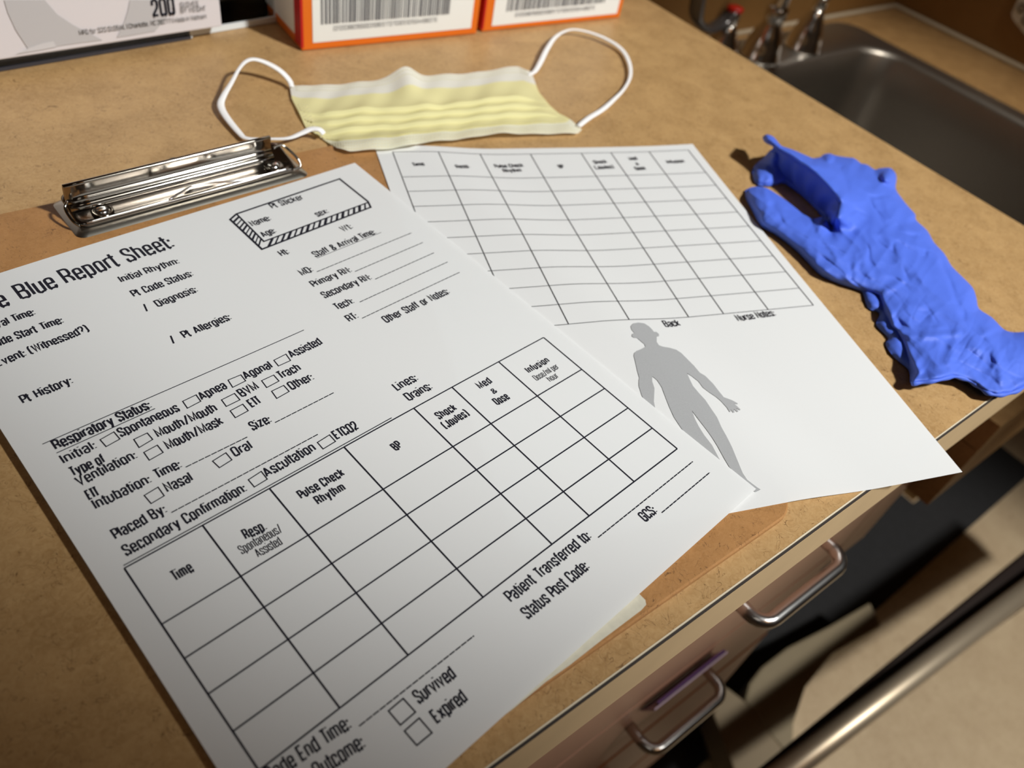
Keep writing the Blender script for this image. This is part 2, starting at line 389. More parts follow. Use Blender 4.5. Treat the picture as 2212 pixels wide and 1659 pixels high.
for k, (z0, z1) in enumerate(((-.278, -.045), (-.436, -.284), (-.64, -.446), (-.80, -.65))):
    dr = MB().box((-.615, YD, z0), (-.0605, YD+.02, z1)).build('drawer', M_pink, cb)
    if k: MB().box((-.615, YD-.0004, z1-.006 if k > 1 else z1-.0015), (-.0605, YD+.003, z1+.0012)).build('edge_band', M_orange_lit_edge if k > 1 else M_pink, dr)  # lower bands carry the painted orange light of the drawer gaps
    zb = {0: -.150, 1: -.3405, 2: -.52, 3: -.72}[k]
    pull(dr, {0: -.2393, 1: -.2528, 2: -.30, 3: -.30}[k], zb, 0.0)
    if k in (1, 2):
        xo, zo = (-.256, -.296) if k == 1 else (-.33, -.464)
        h_ = MB(); h_.add([(xo-.040, YD-.001, zo-.014), (xo+.040, YD-.001, zo-.014), (xo+.040, YD-.009, zo+.004), (xo-.040, YD-.009, zo+.004),
                      (xo-.040, YD-.0005, zo-.012), (xo+.040, YD-.0005, zo-.012), (xo+.040, YD-.0078, zo+.006), (xo-.040, YD-.0078, zo+.006)],
                     [(0,1,2,3),(7,6,5,4),(0,4,5,1),(1,5,6,2),(2,6,7,3),(3,7,4,0)])
        lh = h_.build('label_holder', M_acrylic_tag, dr)
        MB().box((xo-.036, YD-.0075, zo+.0052), (xo+.037, YD-.0056, zo+.0078)).build('insert', M_purple, lh)
ap = empty('knee_panel', (0, YD, -.32), 'brown apron panel under the worktop beside the drawers', 'panel')
MB().box((-.0585, YD, -.322), (.0065, YD+.018, -.0385)).build('panel', M_pink, ap)
# ---------------------------------------------------------------- lower counter with sink
ZS = -.14
sc_ = empty('sink_counter', (.3, .0, ZS), 'lower tan laminate counter holding the steel sink in the corner', 'counter')
SX0, SX1, SY0, SY1 = .20, .581, .13, .512
m_ = MB()
m_.box((.008, .005, ZS-.03), (SX0-.004, WB-.001, ZS)); m_.box((SX1+.004, .005, ZS-.03), (WR-.001, WB-.001, ZS))
m_.box((SX0-.004, .005, ZS-.03), (SX1+.004, SY0-.004, ZS)); m_.box((SX0-.004, SY1+.004, ZS-.03), (SX1+.004, WB-.001, ZS))
m_.build('top', M_counter, sc_)
MB().box((.008, .005, -.2445), (WR-.001, .0268, ZS-.031)).build('apron', M_counter, sc_)
M_caulk = mat('caulk', (.55, .47, .34), .5)
MB().tube([(.02, WB-.004, ZS+.002), (WR-.004, WB-.004, ZS+.002), (WR-.004, .02, ZS+.002)], .0045, 8).build('caulk_bead', M_caulk, sc_, True)
sk = empty('steel_sink', ((SX0+SX1)/2, (SY0+SY1)/2, ZS), 'stainless steel bowl sink set in the lower counter', 'sink')
def rrect(x0, y0, x1, y1, r, n=8):
    out = []
    for cx_, cy_, a0 in ((x1-r, y1-r, 0), (x0+r, y1-r, 90), (x0+r, y0+r, 180), (x1-r, y0+r, 270)):
        for k in range(n+1):
            t = math.radians(a0+90*k/n); out.append((cx_+r*math.cos(t), cy_+r*math.sin(t)))
    return out
bowl = MB(); rings = []
for off, z, r in ((-.030, ZS+.0005, .035), (-.028, ZS+.0035, .035), (-.006, ZS+.0030, .046), (-.001, ZS+.0015, .05), (.002, ZS-.004, .05), (.006, ZS-.05, .05), (.012, ZS-.13, .05), (.018, ZS-.155, .05), (.034, ZS-.170, .045), (.07, ZS-.175, .03)):
    yb = .048 if off < -.02 else 0
    rings.append([(x, y, z) for x, y in rrect(SX0+off, SY0+off, SX1-off, SY1-off+yb, r)])
N_ = len(rings[0]); V_ = [p for r in rings for p in r]
bowl.add(V_, [(i*N_+k, i*N_+(k+1) % N_, (i+1)*N_+(k+1) % N_, (i+1)*N_+k) for i in range(len(rings)-1) for k in range(N_)]+[tuple((len(rings)-1)*N_+k for k in range(N_))])
bowl.build('bowl', M_steel, sk, True)
MB().lathe([(.001, -.1735), (.03, -.1735), (.045, -.172), (.047, -.1745)], ((SX0+SX1)/2, (SY0+SY1)/2, ZS), 24).build('drain', M_chrome, sk, True)
# faucet
fz = ZS+.0035; FY = .540
fc = empty('faucet', (.345, FY, fz), 'chrome two-handle faucet behind the steel sink', 'faucet')
bell = [(.0260, 0), (.0260, .003), (.0240, .006), (.0225, .016), (.0175, .032), (.0122, .042), (.0110, .047), (.0088, .050), (.007, .053)]
M_lever = mat('dark_lever', (.16, .16, .17), .25, .6)
M_red = mat('red_ring', (.60, .02, .01), .4)
FX = (.257, .345, .437)
for i, x in enumerate(FX):
    if i == 1:
        MB().lathe([(r*1.08, z*1.0) for r, z in bell[:-2]]+[(.014, .052), (.0145, .062), (.012, .065)], (x, FY, fz), 28).build('spout_base', M_chrome, fc, True)
        MB().tube(smooth_pts([(x, FY, fz+.055), (x+.002, FY-.002, fz+.10), (x+.006, FY-.01, fz+.17), (x+.012, FY-.05, fz+.21), (x+.02, FY-.11, fz+.20), (x+.024, FY-.13, fz+.17)], 6), .0095, 14).build('spout', M_chrome, fc, True)
    else:
        hb = MB().lathe(bell, (x, FY, fz), 28).build('handle_base', M_chrome, fc, True)
        MB().lathe([(.006, .048), (.0085, .053), (.009, .064), (.0085, .068), (.004, .07)], (x, FY, fz), 20).build('stem', M_chrome, hb, True)
        if i == 0:
            MB().lathe([(.0085, .066), (.0100, .0675), (.0100, .0715), (.004, .0725)], (x, FY, fz), 20).build('indicator_ring', M_red, hb, True)
            pt = [bk(1583, 22, FY, 1), bk(1560, 48, FY, 1), bk(1527, 62, FY-.004, 1), bk(1505, 40, FY-.008, 1), bk(1507, 5, FY-.012, 1), bk(1515, -50, FY-.016, 1)]
        else:
            pt = [Vector((x, FY, fz+.068)), Vector((x+.02, FY-.004, fz+.078)), Vector((x+.05, FY-.01, fz+.084)), Vector((x+.085, FY-.016, fz+.086))]
        MB().tube(smooth_pts(pt, 6), [.006]+[.0095]*(len(smooth_pts(pt, 6))-2)+[.008], 12, flat=.45).build('lever', M_lever, hb, True)
# small printed wall sign at the right
sg = empty('wall_sign', (WR-.001, .33, .0), 'white wall sign with rounded corners on the brown side wall', 'sign')
# ---------------------------------------------------------------- things on the floor
mp_ = [(-.9, -.010), (1.105, -.010), (1.105, .088), (.770, .088), (.770, .40), (-.055, .40), (-.055, .094), (-.9, .094)]  # flat black strip laid over the floor along the cabinet fronts
mt = MB().add([(x, y, ZF+.004) for x, y in mp_]+[(x, y, ZF+.0005) for x, y in mp_], [tuple(range(8)), tuple(range(15, 7, -1))]+[(i, (i+1) % 8, 8+(i+1) % 8, 8+i) for i in range(8)]).build('floor_strip', mat('black_strip', (.014, .015, .018), .85, noise_amt=.3, nscale=60))
tag(mt, 'black floor strip running below the cabinets', 'mat')
M_olive = mat('olive_plastic', (.24, .20, .13), .55, noise_amt=.05)
ZR = -.80
rs = empty('rolling_stand_base', tuple(bk(1700, 1560, ZR)), 'olive-beige plastic base of a rolling stand with curved foot by the drawers', 'stand')
fo = [(1880, 1300), (1790, 1352), (1700, 1398), (1645, 1440), (1618, 1475), (1608, 1512), (1660, 1580), (1712, 1640), (1716, 1560), (1742, 1482), (1800, 1412), (1905, 1352)]
def prism(px, z0, z1):
    T = [bk(x, y, z1) for x, y in px]; B_ = [Vector((p.x, p.y, z0)) for p in T]; n = len(px)
    return MB().add(T+B_, [tuple(range(n)), tuple(range(2*n-1, n-1, -1))]+[(i, (i+1) % n, n+(i+1) % n, n+i) for i in range(n)])
prism(fo, ZR-.05, ZR).build('curved_foot', M_olive, rs, bevel=.004)
prism([(1610, 1514), (1568, 1482), (1540, 1540), (1600, 1700), (1690, 1700), (1712, 1642)], ZR-.06, ZR-.002).build('base_block', mat('olive_block', (.23, .185, .12), .6), rs, bevel=.003)
cp = bk(1560, 1580, ZR-.05)
MB().lathe([(.008, -.012), (.026, -.012), (.028, -.008), (.028, .008), (.026, .012), (.008, .012)], (cp.x, cp.y-.01, ZF+.029), 24, (.3, 1, 0)).build('caster', M_seam, rs, True)
MB().box((cp.x-.02, cp.y-.005, ZF+.055), (cp.x+.012, cp.y+.03, ZR-.06)).build('caster_brake', mat('blue_brake', (.01, .04, .18), .4), rs, bevel=.003)
ZT = -.60
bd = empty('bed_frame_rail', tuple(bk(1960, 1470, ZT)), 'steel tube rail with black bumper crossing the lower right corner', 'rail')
a, b = bk(1690, 1672, ZT), bk(2212, 1278, ZT); d = (b-a).normalized()
MB().tube([a-d*.35, b+d*.35], .0135, 20).build('tube', mat('satin_steel', (.62, .54, .42), .42, .75), bd, True)
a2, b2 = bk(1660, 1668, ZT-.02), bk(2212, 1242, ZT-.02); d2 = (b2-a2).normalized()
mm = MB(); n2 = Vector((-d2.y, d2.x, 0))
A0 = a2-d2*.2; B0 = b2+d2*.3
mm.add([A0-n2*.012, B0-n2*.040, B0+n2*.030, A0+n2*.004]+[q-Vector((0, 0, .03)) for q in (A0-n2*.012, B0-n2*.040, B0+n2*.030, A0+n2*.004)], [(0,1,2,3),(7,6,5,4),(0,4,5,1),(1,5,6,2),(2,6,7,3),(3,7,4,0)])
mm.build('band', mat('black_band', (.012, .006, .005), .5), bd, bevel=.004)  # flat black band beside the tube, wider towards the right

# wall sign: plate with printed rings
P_ = [bk(x, y, WR-.002, 0) for x, y in ((2186, 30), (2190, 42), (2212, 70), (2240, 95), (2300, 60), (2290, -80), (2230, -60), (2200, 0))]
n_ = len(P_); MB().add(P_+[p+Vector((-.002, 0, 0)) for p in P_], [tuple(range(n_)), tuple(range(2*n_-1, n_-1, -1))]+[(i, (i+1) % n_, n_+(i+1) % n_, n_+i) for i in range(n_)]).build('plate', M_white, sg)
sm_ = MB()
for cx_, cy_ in ((2207, 18), (2216, 44)):
    q_ = [bk(cx_+7*math.cos(t*.5236), cy_+9*math.sin(t*.5236), WR-.0045, 0) for t in range(12)]
    sm_.tube(q_, .0013, 6, closed=True, flat=.3, upv=(1, 0, 0))
sm_.build('lettering', M_ink, sg)
# ceiling lights (seen only as reflections)
M_glow = mat('light_diffuser', (1, 1, 1), .5, Emission_Color=(1.0, .93, .84, 1), Emission_Strength=1.6)
for i, (x, y) in enumerate(((.25, -1.05), (-1.5, -1.05))):
    e_ = empty('ceiling_light', (x, y, ZCEIL-.03), 'flush ceiling light panel ' + ('above the sink side' if i == 0 else 'above the far left side'), 'light')
    MB().box((x-.32, y-.32, ZCEIL-.03), (x+.32, y+.32, ZCEIL-.001)).build('frame', M_white, e_)
    MB().box((x-.29, y-.29, ZCEIL-.034), (x+.29, y+.29, ZCEIL-.0305)).build('diffuser', M_glow, e_)
# ---------------------------------------------------------------- clipboard
CT = .0032
cl = empty('clipboard', (-.45, .17, 0), 'brown hardboard clipboard with chrome clip lying under the report sheet', 'clipboard')
CBX0, CBX1, CBY0, CBY1 = -.5673, -.3388, .0105, .3280
oc = rrect(CBX0, CBY0, CBX1, CBY1, .013, 8); n_ = len(oc)
oi = rrect(CBX0+.0007, CBY0+.0007, CBX1-.0007, CBY1-.0007, .0125, 8)
MB().add([(x, y, .0001) for x, y in oc]+[(x, y, CT-.0007) for x, y in oc]+[(x, y, CT) for x, y in oi],
         [tuple(range(n_))[::-1], tuple(range(2*n_, 3*n_))]+[(k*n_+i, k*n_+(i+1) % n_, (k+1)*n_+(i+1) % n_, (k+1)*n_+i) for k in (0, 1) for i in range(n_)]).build('board', M_board, cl)
ca = math.radians(4.3); ex = Vector((math.cos(ca), math.sin(ca), 0)); ey = Vector((-math.sin(ca), math.cos(ca), 0)); K0 = Vector((-.5318, .2945, 0))
def K(x, y, z): return K0+ex*(x*1.026)+ey*y+Vector((0, 0, z))
clp = empty('clip', tuple(K(.06, .015, CT)-Vector(cl.location)), None, None); clp.parent = cl
def profile(mb, prof, x0, x1, thick=.0007, nx=2):
    P = [Vector(p) for p in prof]; off = []
    for i in range(len(P)):
        a = (P[i]-P[max(i-1, 0)]); b = (P[min(i+1, len(P)-1)]-P[i]); d = (a.normalized() if a.length else b.normalized())+(b.normalized() if b.length else a.normalized())
        d.normalize(); off.append(P[i]+Vector((d.y, -d.x))*thick)
    n = len(P); vs_ = []
    for k in range(nx):
        x = x0+(x1-x0)*k/(nx-1); vs_ += [K(x, p.x, p.y) for p in P]+[K(x, p.x, p.y) for p in off]
    fs = []
    for k in range(nx-1):
        a = k*2*n; b = a+2*n
        for i in range(n-1): fs += [(a+i, a+i+1, b+i+1, b+i), (a+n+i, b+n+i, b+n+i+1, a+n+i+1)]
        fs += [(a, b, b+n, a+n), (a+n-1, a+2*n-1, b+2*n-1, b+n-1)]
    for k in (0, nx-1):
        a = k*2*n
        for i in range(n-1): fs.append((a+i, a+i+1, a+n+i+1, a+n+i))
    mb.add(vs_, fs)
# base plate: raised centre with a sloping flange all round
bp_ = MB(); rg = []
for off, z, r in ((0, CT+.0001, .004), (.0006, CT+.0006, .004), (.0032, CT+.0022, .004), (.0044, CT+.0022, .004), (.0052, CT+.0012, .003), (.012, CT+.0012, .002)):
    rg.append([K(x, y, z) for x, y in rrect(off, off, .1185-off, .0335-off, r, 5)])
n_ = len(rg[0]); bp_.add([p for r in rg for p in r], [(i*n_+k, i*n_+(k+1) % n_, (i+1)*n_+(k+1) % n_, (i+1)*n_+k) for i in range(len(rg)-1) for k in range(n_)]+[tuple((len(rg)-1)*n_+k for k in range(n_))])
base_ = bp_.build('base_plate', M_clipbase, clp, True)
lv = MB()
flat_ = [(.0027, CT+.0030), (.0020, CT+.0044), (.0030, CT+.0052), (.0046, CT+.0048), (.0092, CT+.0062)]
chan = [(.0120, CT+.0068), (.0124, CT+.0086), (.0132, CT+.0094), (.0139, CT+.0096), (.0142, CT+.0108), (.0148, CT+.0114), (.0152, CT+.0124), (.0152, CT+.0150), (.0149, CT+.0172), (.0147, CT+.0186), (.0154, CT+.0193), (.0166, CT+.0188), (.0182, CT+.0130), (.0192, CT+.0030)]
def dens(p, n=3): return [(v.x, v.y) for v in smooth_pts([Vector((a, b, 0)) for a, b in p], n)]
fl2 = MB(); ringsF = []
for off, z in ((0, CT+.0030), (-.0008, CT+.0042), (.0002, CT+.0052), (.0016, CT+.0047), (.0028, CT+.0047)):
    ringsF.append([K(x, y, z+max(0, (y-.006))*.24) for x, y in rrect(.0030+off, .0040+off, .1125-off, .0245-off, .004, 6)])
n_ = len(ringsF[0]); fl2.add([p for r in ringsF for p in r], [(i*n_+k, i*n_+(k+1) % n_, (i+1)*n_+(k+1) % n_, (i+1)*n_+k) for i in range(len(ringsF)-1) for k in range(n_)]+[tuple((len(ringsF)-1)*n_+k for k in range(n_))])
jaw = fl2.build('jaw_plate', M_jaw, clp, True)
profile(lv, dens(chan), .0030, .1045, .0006, 12); lv.build('rolled_lever', M_clip, clp, True)
# rivets in pressed rings, edge bead with kink, wire spring end
for x in (.0150, .1020):
    rv = MB().lathe([(.0052, -.0002), (.0050, .0010), (.0040, .0012), (.0034, .0003), (.0033, .0003)], K(x, .0088, CT+.0050), 24).build('rivet_seat', M_clip, clp, True)
    MB().lathe([(.0033, 0), (.0031, .0012), (.0022, .0018), (.0008, .0019)], K(x, .0088, CT+.0052), 20).build('rivet', M_chrome, clp, True)
bd_ = [K(.006, .0036, CT+.0054), K(.025, .0036, CT+.0054), K(.0435, .0038, CT+.0056), K(.0455, .0042, CT+.0059), K(.0560, .0082, CT+.0066), K(.0580, .0085, CT+.0066), K(.068, .0074, CT+.0064), K(.078, .0048, CT+.0058), K(.092, .0038, CT+.0054), K(.108, .0038, CT+.0054)]
MB().tube(smooth_pts(bd_, 5), .00055, 8).build('edge_bead', M_chrome, clp, True)
MB().tube(smooth_pts([K(.1050, .0135, CT+.013), K(.1090, .0140, CT+.0135), K(.1120, .0125, CT+.0120), K(.1150, .0070, CT+.0080), K(.1150, .0040, CT+.0045), K(.1100, .0035, CT+.0040)], 5), .0007, 8).build('spring_wire', M_clip, clp, True)
MB().tube(smooth_pts([K(.0030, .0140, CT+.012), K(.0008, .0120, CT+.0095), K(.0012, .0070, CT+.0060), K(.0030, .0040, CT+.0042)], 5), .0007, 8).build('spring_wire', M_clip, clp, True)
kx = bk(386, 352, .018); MB().lathe([(.001, -.012), (.0042, -.010), (.0045, .0), (.003, .003), (.001, .0035)], (kx.x, kx.y+.006, .013), 18).build('hanging_knob', M_seam, clp, True)
tp = empty('tape_strip', tuple(bk(1300, 1410, CT)), 'off-white torn tape strip along the front edge of the clipboard', 'tape')
tq = [(1381, 1283), (1394, 1296), (1396, 1306), (1385, 1318), (1300, 1382), (1230, 1437), (1180, 1472), (1112, 1528), (1096, 1540), (1060, 1560), (1130, 1480), (1300, 1330)]
T_ = [bk(x, y, CT+.0004) for x, y in tq]
n_ = len(T_); MB().add(T_+[Vector((p.x, p.y, CT+.00005)) for p in T_], [tuple(range(n_)), tuple(range(2*n_-1, n_-1, -1))]+[(i, (i+1) % n_, n_+(i+1) % n_, n_+i) for i in range(n_)]).build('strip', mat('old_tape', (.62, .58, .46), .6, noise_amt=.15, nscale=300), tp)
# ---------------------------------------------------------------- printed sheets
PW, PH = .2159, .2794
EA = (Vector((-.5979744, .2787357, 0)), Vector((.99352927, .11357632, 0)), Vector((.11357632, -.99352927, 0)))
EB = (Vector((-.3627002, .31742859, 0)), Vector((.94353803, -.33126422, 0)), Vector((-.33126422, -.94353803, 0)))
def zA(u, v):
    return .0052-.0009*max(0, 1-u/.12)+.00025*math.sin(u*31+v*18)+.0004*math.exp(-((u-.215)**2+(v-.28)**2)/.0008)
ZB = [.0003927, -.0048799, .0019891, .0085316, -.0033194, -.00066028, .0015133, -.0047436, .0088967, -.0035169]
def sstep(x): x = max(0, min(1, x)); return x*x*(3-2*x)
def zB(u, v):
    a = u/PW-.5; b = v/PH-.5; z = ZB[0]
    for k, (m, n) in enumerate(((1, 0), (0, 1), (2, 0), (1, 1), (0, 2), (3, 0), (2, 1), (1, 2), (0, 3))): z += ZB[k+1]*a**m*b**n
    x = (EB[0]+EB[1]*u+EB[2]*v).x
    lo = .0005+.0031*sstep((-.292-x)/.050)
    k = 1800; z = lo+math.log(1+math.exp(min(60, k*(z-lo))))/k
    pa = EB[0]+EB[1]*u+EB[2]*v-EA[0]; ua, va = pa.dot(EA[1]), pa.dot(EA[2])
    out_ = math.hypot(max(0, ua-PW), max(0, va-PH))
    hi = zA(min(ua, PW), min(va, PH))-.00055+out_*.12
    if z > hi: z = hi
    return z
def onA(u, v, h=.00012): p = EA[0]+EA[1]*u+EA[2]*v; p.z = zA(u, v)+h; return p
def onB(u, v, h=.00022): p = EB[0]+EB[1]*u+EB[2]*v; p.z = zB(u, v)+h; return p
def uvA(x, y):
    p = bk(x, y, .0052)-EA[0]; return (p.dot(EA[1]), p.dot(EA[2]))
def uvB(x, y):
    z = .003
    for _ in range(4):
        p = bk(x, y, z)-EB[0]; u, v = p.dot(EB[1]), p.dot(EB[2]); z = zB(u, v)
    return (u, v)
def sheet(name, fn, parent, nu=120, nv=150):
    V = [fn(PW*i/nu, PH*j/nv, 0) for j in range(nv+1) for i in range(nu+1)]
    Fs = [(j*(nu+1)+i, (j+1)*(nu+1)+i, (j+1)*(nu+1)+i+1, j*(nu+1)+i+1) for j in range(nv) for i in range(nu)]
    return MB().add(V, Fs).build(name, M_paper, parent, True)
sB = empty('printed_chart_sheet', tuple(onB(.1, .14)), 'white sheet with blank table grid and grey body outline, tucked under the report sheet', 'paper')
sheet('paper', onB, sB)
sA = empty('printed_report_sheet', tuple(onA(.1, .14)), 'white blank emergency report sheet headed Blue Report Sheet, lying on the clipboard', 'paper')
sheet('paper', onA, sA)
# --- print on the report sheet
pr = MB(); bo = MB(); ln_ = MB()
c4 = lambda x, y: uvA(x/2.676, 480+y/2.676)
c5 = lambda x, y: uvA(480+x/2.911, 330+y/2.911)
c6 = lambda x, y: uvA(600+x/2.5175, 1000+y/2.5175)
c3 = lambda x, y: uvA(800+x/2.766, 700+y/2.766)
c0 = lambda x, y: uvA(x/2.34, 950+y/2.34)
H1, T1 = .0044, .00068
def W_(s, f, a, b, cap=H1, t=T1, mb=pr, anchor='fit', nat=0.0, gap=.19):
    write(mb, s, f(*a), f(*b), cap, t, onA, anchor, nat, gap)
W_('Blue Report Sheet:', c4, (122, 445), (1015, 140), .0101, .00118)
W_('Code', c4, (-190, 562), (62, 472), .0101, .00118)
W_('Initial Rhythm:', c4, (702, 347), (1042, 235)); W_('Pt Code Status:', c4, (775, 430), (1122, 305)); W_('/', c4, (846, 514), (876, 498))
W_('Diagnosis:', c4, (914, 488), (1148, 397)); W_('/', c4, (1000, 699), (1030, 683)); W_('Pt Allergies:', c4, (1068, 668), (1343, 556))
W_('Arrival Time:', c4, (0, 602), (208, 529), anchor='right', nat=.0046); W_('Code Start Time:', c4, (0, 707), (372, 577), anchor='right', nat=.0046)
W_('Event: (Witnessed?)', c4, (-12, 832), (520, 625)); W_('Pt History:', c4, (132, 1045), (426, 925))
line(ln_, c4(243, 1278), c4(1757, 622), .0004, onA)
W_('Respiratory Status:', c4, (320, 1312), (881, 1066), H1+.0002, .00078); line(ln_, c4(325, 1329), c4(895, 1072), .0004, onA)
W_('Initial:', c4, (368, 1392), (563, 1300)); W_('Spontaneous', c4, (699, 1237), (1043, 1082)); W_('Apnea', c4, (1167, 1025), (1318, 952))
W_('Agonal', c4, (1422, 905), (1581, 836)); W_('Assisted', c4, (1687, 783), (1868, 700)); W_('Type of', c4, (417, 1467), (618, 1378))
W_('Ventilation:', c4, (455, 1523), (798, 1357)); W_('Mouth/Mouth', c4, (914, 1240), (1262, 1082)); W_('Mouth/Mask', c4, (973, 1310), (1298, 1157))
W_('BVM', c4, (1400, 1008), (1503, 955)); W_('Trach', c4, (1624, 905), (1746, 850)); W_('ETT', c4, (1457, 1068), (1520, 1037)); W_('Other:', c4, (1687, 967), (1821, 906))
W_('ETT', c4, (512, 1602), (583, 1570)); W_('Intubation:', c4, (553, 1655), (880, 1497)); W_('Time:', c4, (908, 1480), (1055, 1410)); W_('Size:', c4, (1462, 1200), (1575, 1150))
W_('Oral', c4, (1358, 1350), (1465, 1300)); W_('Nasal', c4, (968, 1557), (1120, 1485)); W_('Placed By:', c0, (583, 500), (848, 360))
W_('Secondary Confirmation:', c0, (637, 583), (1253, 253)); W_('Ascultation', c4, (1543, 1470), (1833, 1312)); W_('ETCO2', c4, (1948, 1255), (2080, 1190))
def quad(f, *p, t=.00042):
    q = [f(*x) for x in p]; ribbon(ln_, q+[q[0]], t, onA, True)
quad(c4, (577, 1252), (657, 1207), (692, 1248), (612, 1292)); quad(c4, (1055, 1030), (1133, 993), (1160, 1030), (1083, 1070)); quad(c4, (1318, 908), (1392, 878), (1420, 913), (1345, 950))
quad(c4, (1583, 795), (1653, 760), (1680, 797), (1610, 828)); quad(c4, (772, 1250), (850, 1213), (882, 1250), (803, 1297)); quad(c4, (830, 1325), (908, 1283), (942, 1325), (862, 1370))
quad(c4, (1280, 1022), (1355, 985), (1387, 1022), (1308, 1060)); quad(c4, (1512, 912), (1582, 880), (1613, 915), (1542, 952)); quad(c4, (1330, 1085), (1403, 1047), (1435, 1085), (1360, 1125))
quad(c4, (1570, 973), (1640, 940), (1672, 975), (1600, 1015)); quad(c4, (1228, 1375), (1305, 1327), (1340, 1368), (1268, 1413)); quad(c4, (832, 1573), (912, 1525), (948, 1575), (872, 1620))
quad(c4, (1435, 1483), (1510, 1435), (1545, 1480), (1470, 1525)); quad(c4, (1835, 1270), (1905, 1227), (1940, 1265), (1868, 1308))
quad(c6, (603, 1345), (683, 1278), (750, 1352), (668, 1422), t=.00048); quad(c6, (690, 1455), (770, 1385), (840, 1465), (757, 1533), t=.00048)
for a, b in ((c4(1072, 1410), c4(1432, 1235)), (c4(1590, 1154), c4(1932, 983)), (c0(865, 362), c4(1838, 1223)), (c6(1742, 407), uvA(1496.7, 997)), (c3(1742, 1127), uvA(1533, 1021)), (c6(443, 1427), c6(1068, 940))):
    dashed(ln_, a, b, .00045, onA)
line(ln_, uvA(266, 1219), uvA(846, 903), .0004, onA)
# table of the report sheet
ucol = [.00836, .03561, .06163, .09410, .12837, .14905, .17641, .20531]; vrow = [.16396, .18897, .20323, .21737, .23146, .24548]
# columns run past the lowest row only where printed
for u in ucol: line(ln_, (u, vrow[0]), (u, vrow[-1]), .00062, onA)
for v in vrow: line(ln_, (ucol[0], v), (ucol[-1], v), .00056, onA)
B_ = .00064; H1b = .0042
W_('Time', c0, (884, 712), (983, 655), H1b, B_, gap=.25); W_('Resp.', c0, (1243, 500), (1354, 447), H1b, B_, gap=.25); W_('Spontaneous/', c0, (1224, 574), (1433, 457), .0036, .00036); W_('Assisted', c0, (1305, 590), (1431, 521), .0036, .00036)
W_('Pulse Check', c6, (130, 193), (370, 62), .0038, B_, gap=.25); W_('Rhythm', c6, (222, 225), (375, 142), .0038, B_, gap=.25); W_('BP', c3, (156, 760), (198, 730), .0038, B_, gap=.25)
W_('Shock', c3, (413, 573), (523, 512), .0037, B_, gap=.25); W_('(Joules)', c3, (452, 630), (596, 545), .0037, B_, gap=.25); W_('Med', c3, (659, 392), (731, 350), .0037, B_, gap=.25); W_('&', c3, (738, 421), (762, 407), .0026, .0005)
W_('Dose', c3, (759, 488), (836, 445), .0037, B_, gap=.25); W_('Infusion', c3, (950, 296), (1076, 225), .0035, B_, gap=.25); W_('Dose/ml per', c3, (995, 341), (1133, 262), .0032, .00034); W_('hour', c3, (1077, 347), (1131, 316), .0032, .00034)
W_('Lines:', c3, (163, 402), (291, 335)); W_('Drains:', c3, (233, 463), (376, 387))
W_('Patient Transferred to:', c6, (1272, 762), (1710, 408), .0043, .00066); W_('Status Post Code:', c6, (1362, 853), (1700, 573), .0043, .00066); W_('GCS:', c3, (1645, 1183), (1720, 1122), .0043, .00066)
W_('Code End Time:', c6, (120, 1630), (406, 1435), .0046, .00062, anchor='right', nat=.0047); W_('Outcome:', c6, (190, 1735), (483, 1540), .0046, .00062, anchor='right', nat=.0047)
W_('Survived', c6, (770, 1310), (976, 1160), .0043, .00066); W_('Expired', c6, (868, 1418), (1038, 1287), .0043, .00066)
# sticker box and staff block
W_('Pt Sticker', c5, (316, 350), (520, 288)); W_('Name:', c5, (192, 462), (312, 419)); W_('sex:', c5, (602, 403), (676, 376)); W_('Age:', c5, (262, 531), (345, 497))
W_('Ht:', c5, (376, 650), (428, 630)); W_('Wt:', c5, (763, 498), (826, 474), t=.00058); W_('Staff & Arrival Time:', c5, (590, 657), (973, 510)); line(ln_, c5(597, 662), c5(1000, 503), .0003, onA)
W_('MD:', c5, (506, 773), (578, 743)); W_('Primary RN:', c5, (578, 845), (820, 748)); W_('Secondary RN:', c5, (647, 915), (946, 795)); W_('Tech:', c5, (724, 990), (836, 945)); W_('RT:', c5, (803, 1065), (863, 1038))
W_('Other Staff or Notes:', c5, (1034, 1072), (1435, 885))
for a, b in (((595, 748), (1190, 507)), ((835, 748), (1263, 567)), ((962, 797), (1332, 632)), ((865, 940), (1417, 690)), ((880, 1042), (1492, 755))): dashed(ln_, c5(*a), c5(*b), .00045, onA)
inner = [c5(92, 385), c5(738, 165), c5(918, 312), c5(262, 556)]; outer = [c5(50, 418), c5(250, 605), c5(935, 345), c5(918, 312)]
ribbon(bo, [c5(50, 418), c5(90, 383), c5(738, 165), c5(916, 308), c5(934, 345), c5(250, 605), c5(50, 418)], .0011, onA, True)
ribbon(bo, [c5(90, 383), c5(262, 556), c5(918, 314)], .0009, onA)
def hatch(i0, i1, o0, o1, n, sk):
    i0, i1, o0, o1 = map(Vector, (i0, i1, o0, o1))
    for k in range(1, n):
        a = k/n; w2 = .21/n+.06/n*math.sin(k*2.1)
        q = [i0.lerp(i1, max(0, a-w2+sk)), i0.lerp(i1, min(1, a+w2+sk)), o0.lerp(o1, min(1, a+w2)), o0.lerp(o1, max(0, a-w2))]
        bo.add([onA(*x) for x in q], [(0, 1, 2, 3)])
hatch(c5(90, 383), c5(262, 556), c5(50, 418), c5(250, 605), 10, .0)
hatch(c5(262, 556), c5(918, 314), c5(250, 605), c5(934, 345), 18, .022)
for nm, mb in (('printed_text', pr), ('printed_lines', ln_), ('sticker_frame', bo)): mb.build(nm, M_ink, sA)
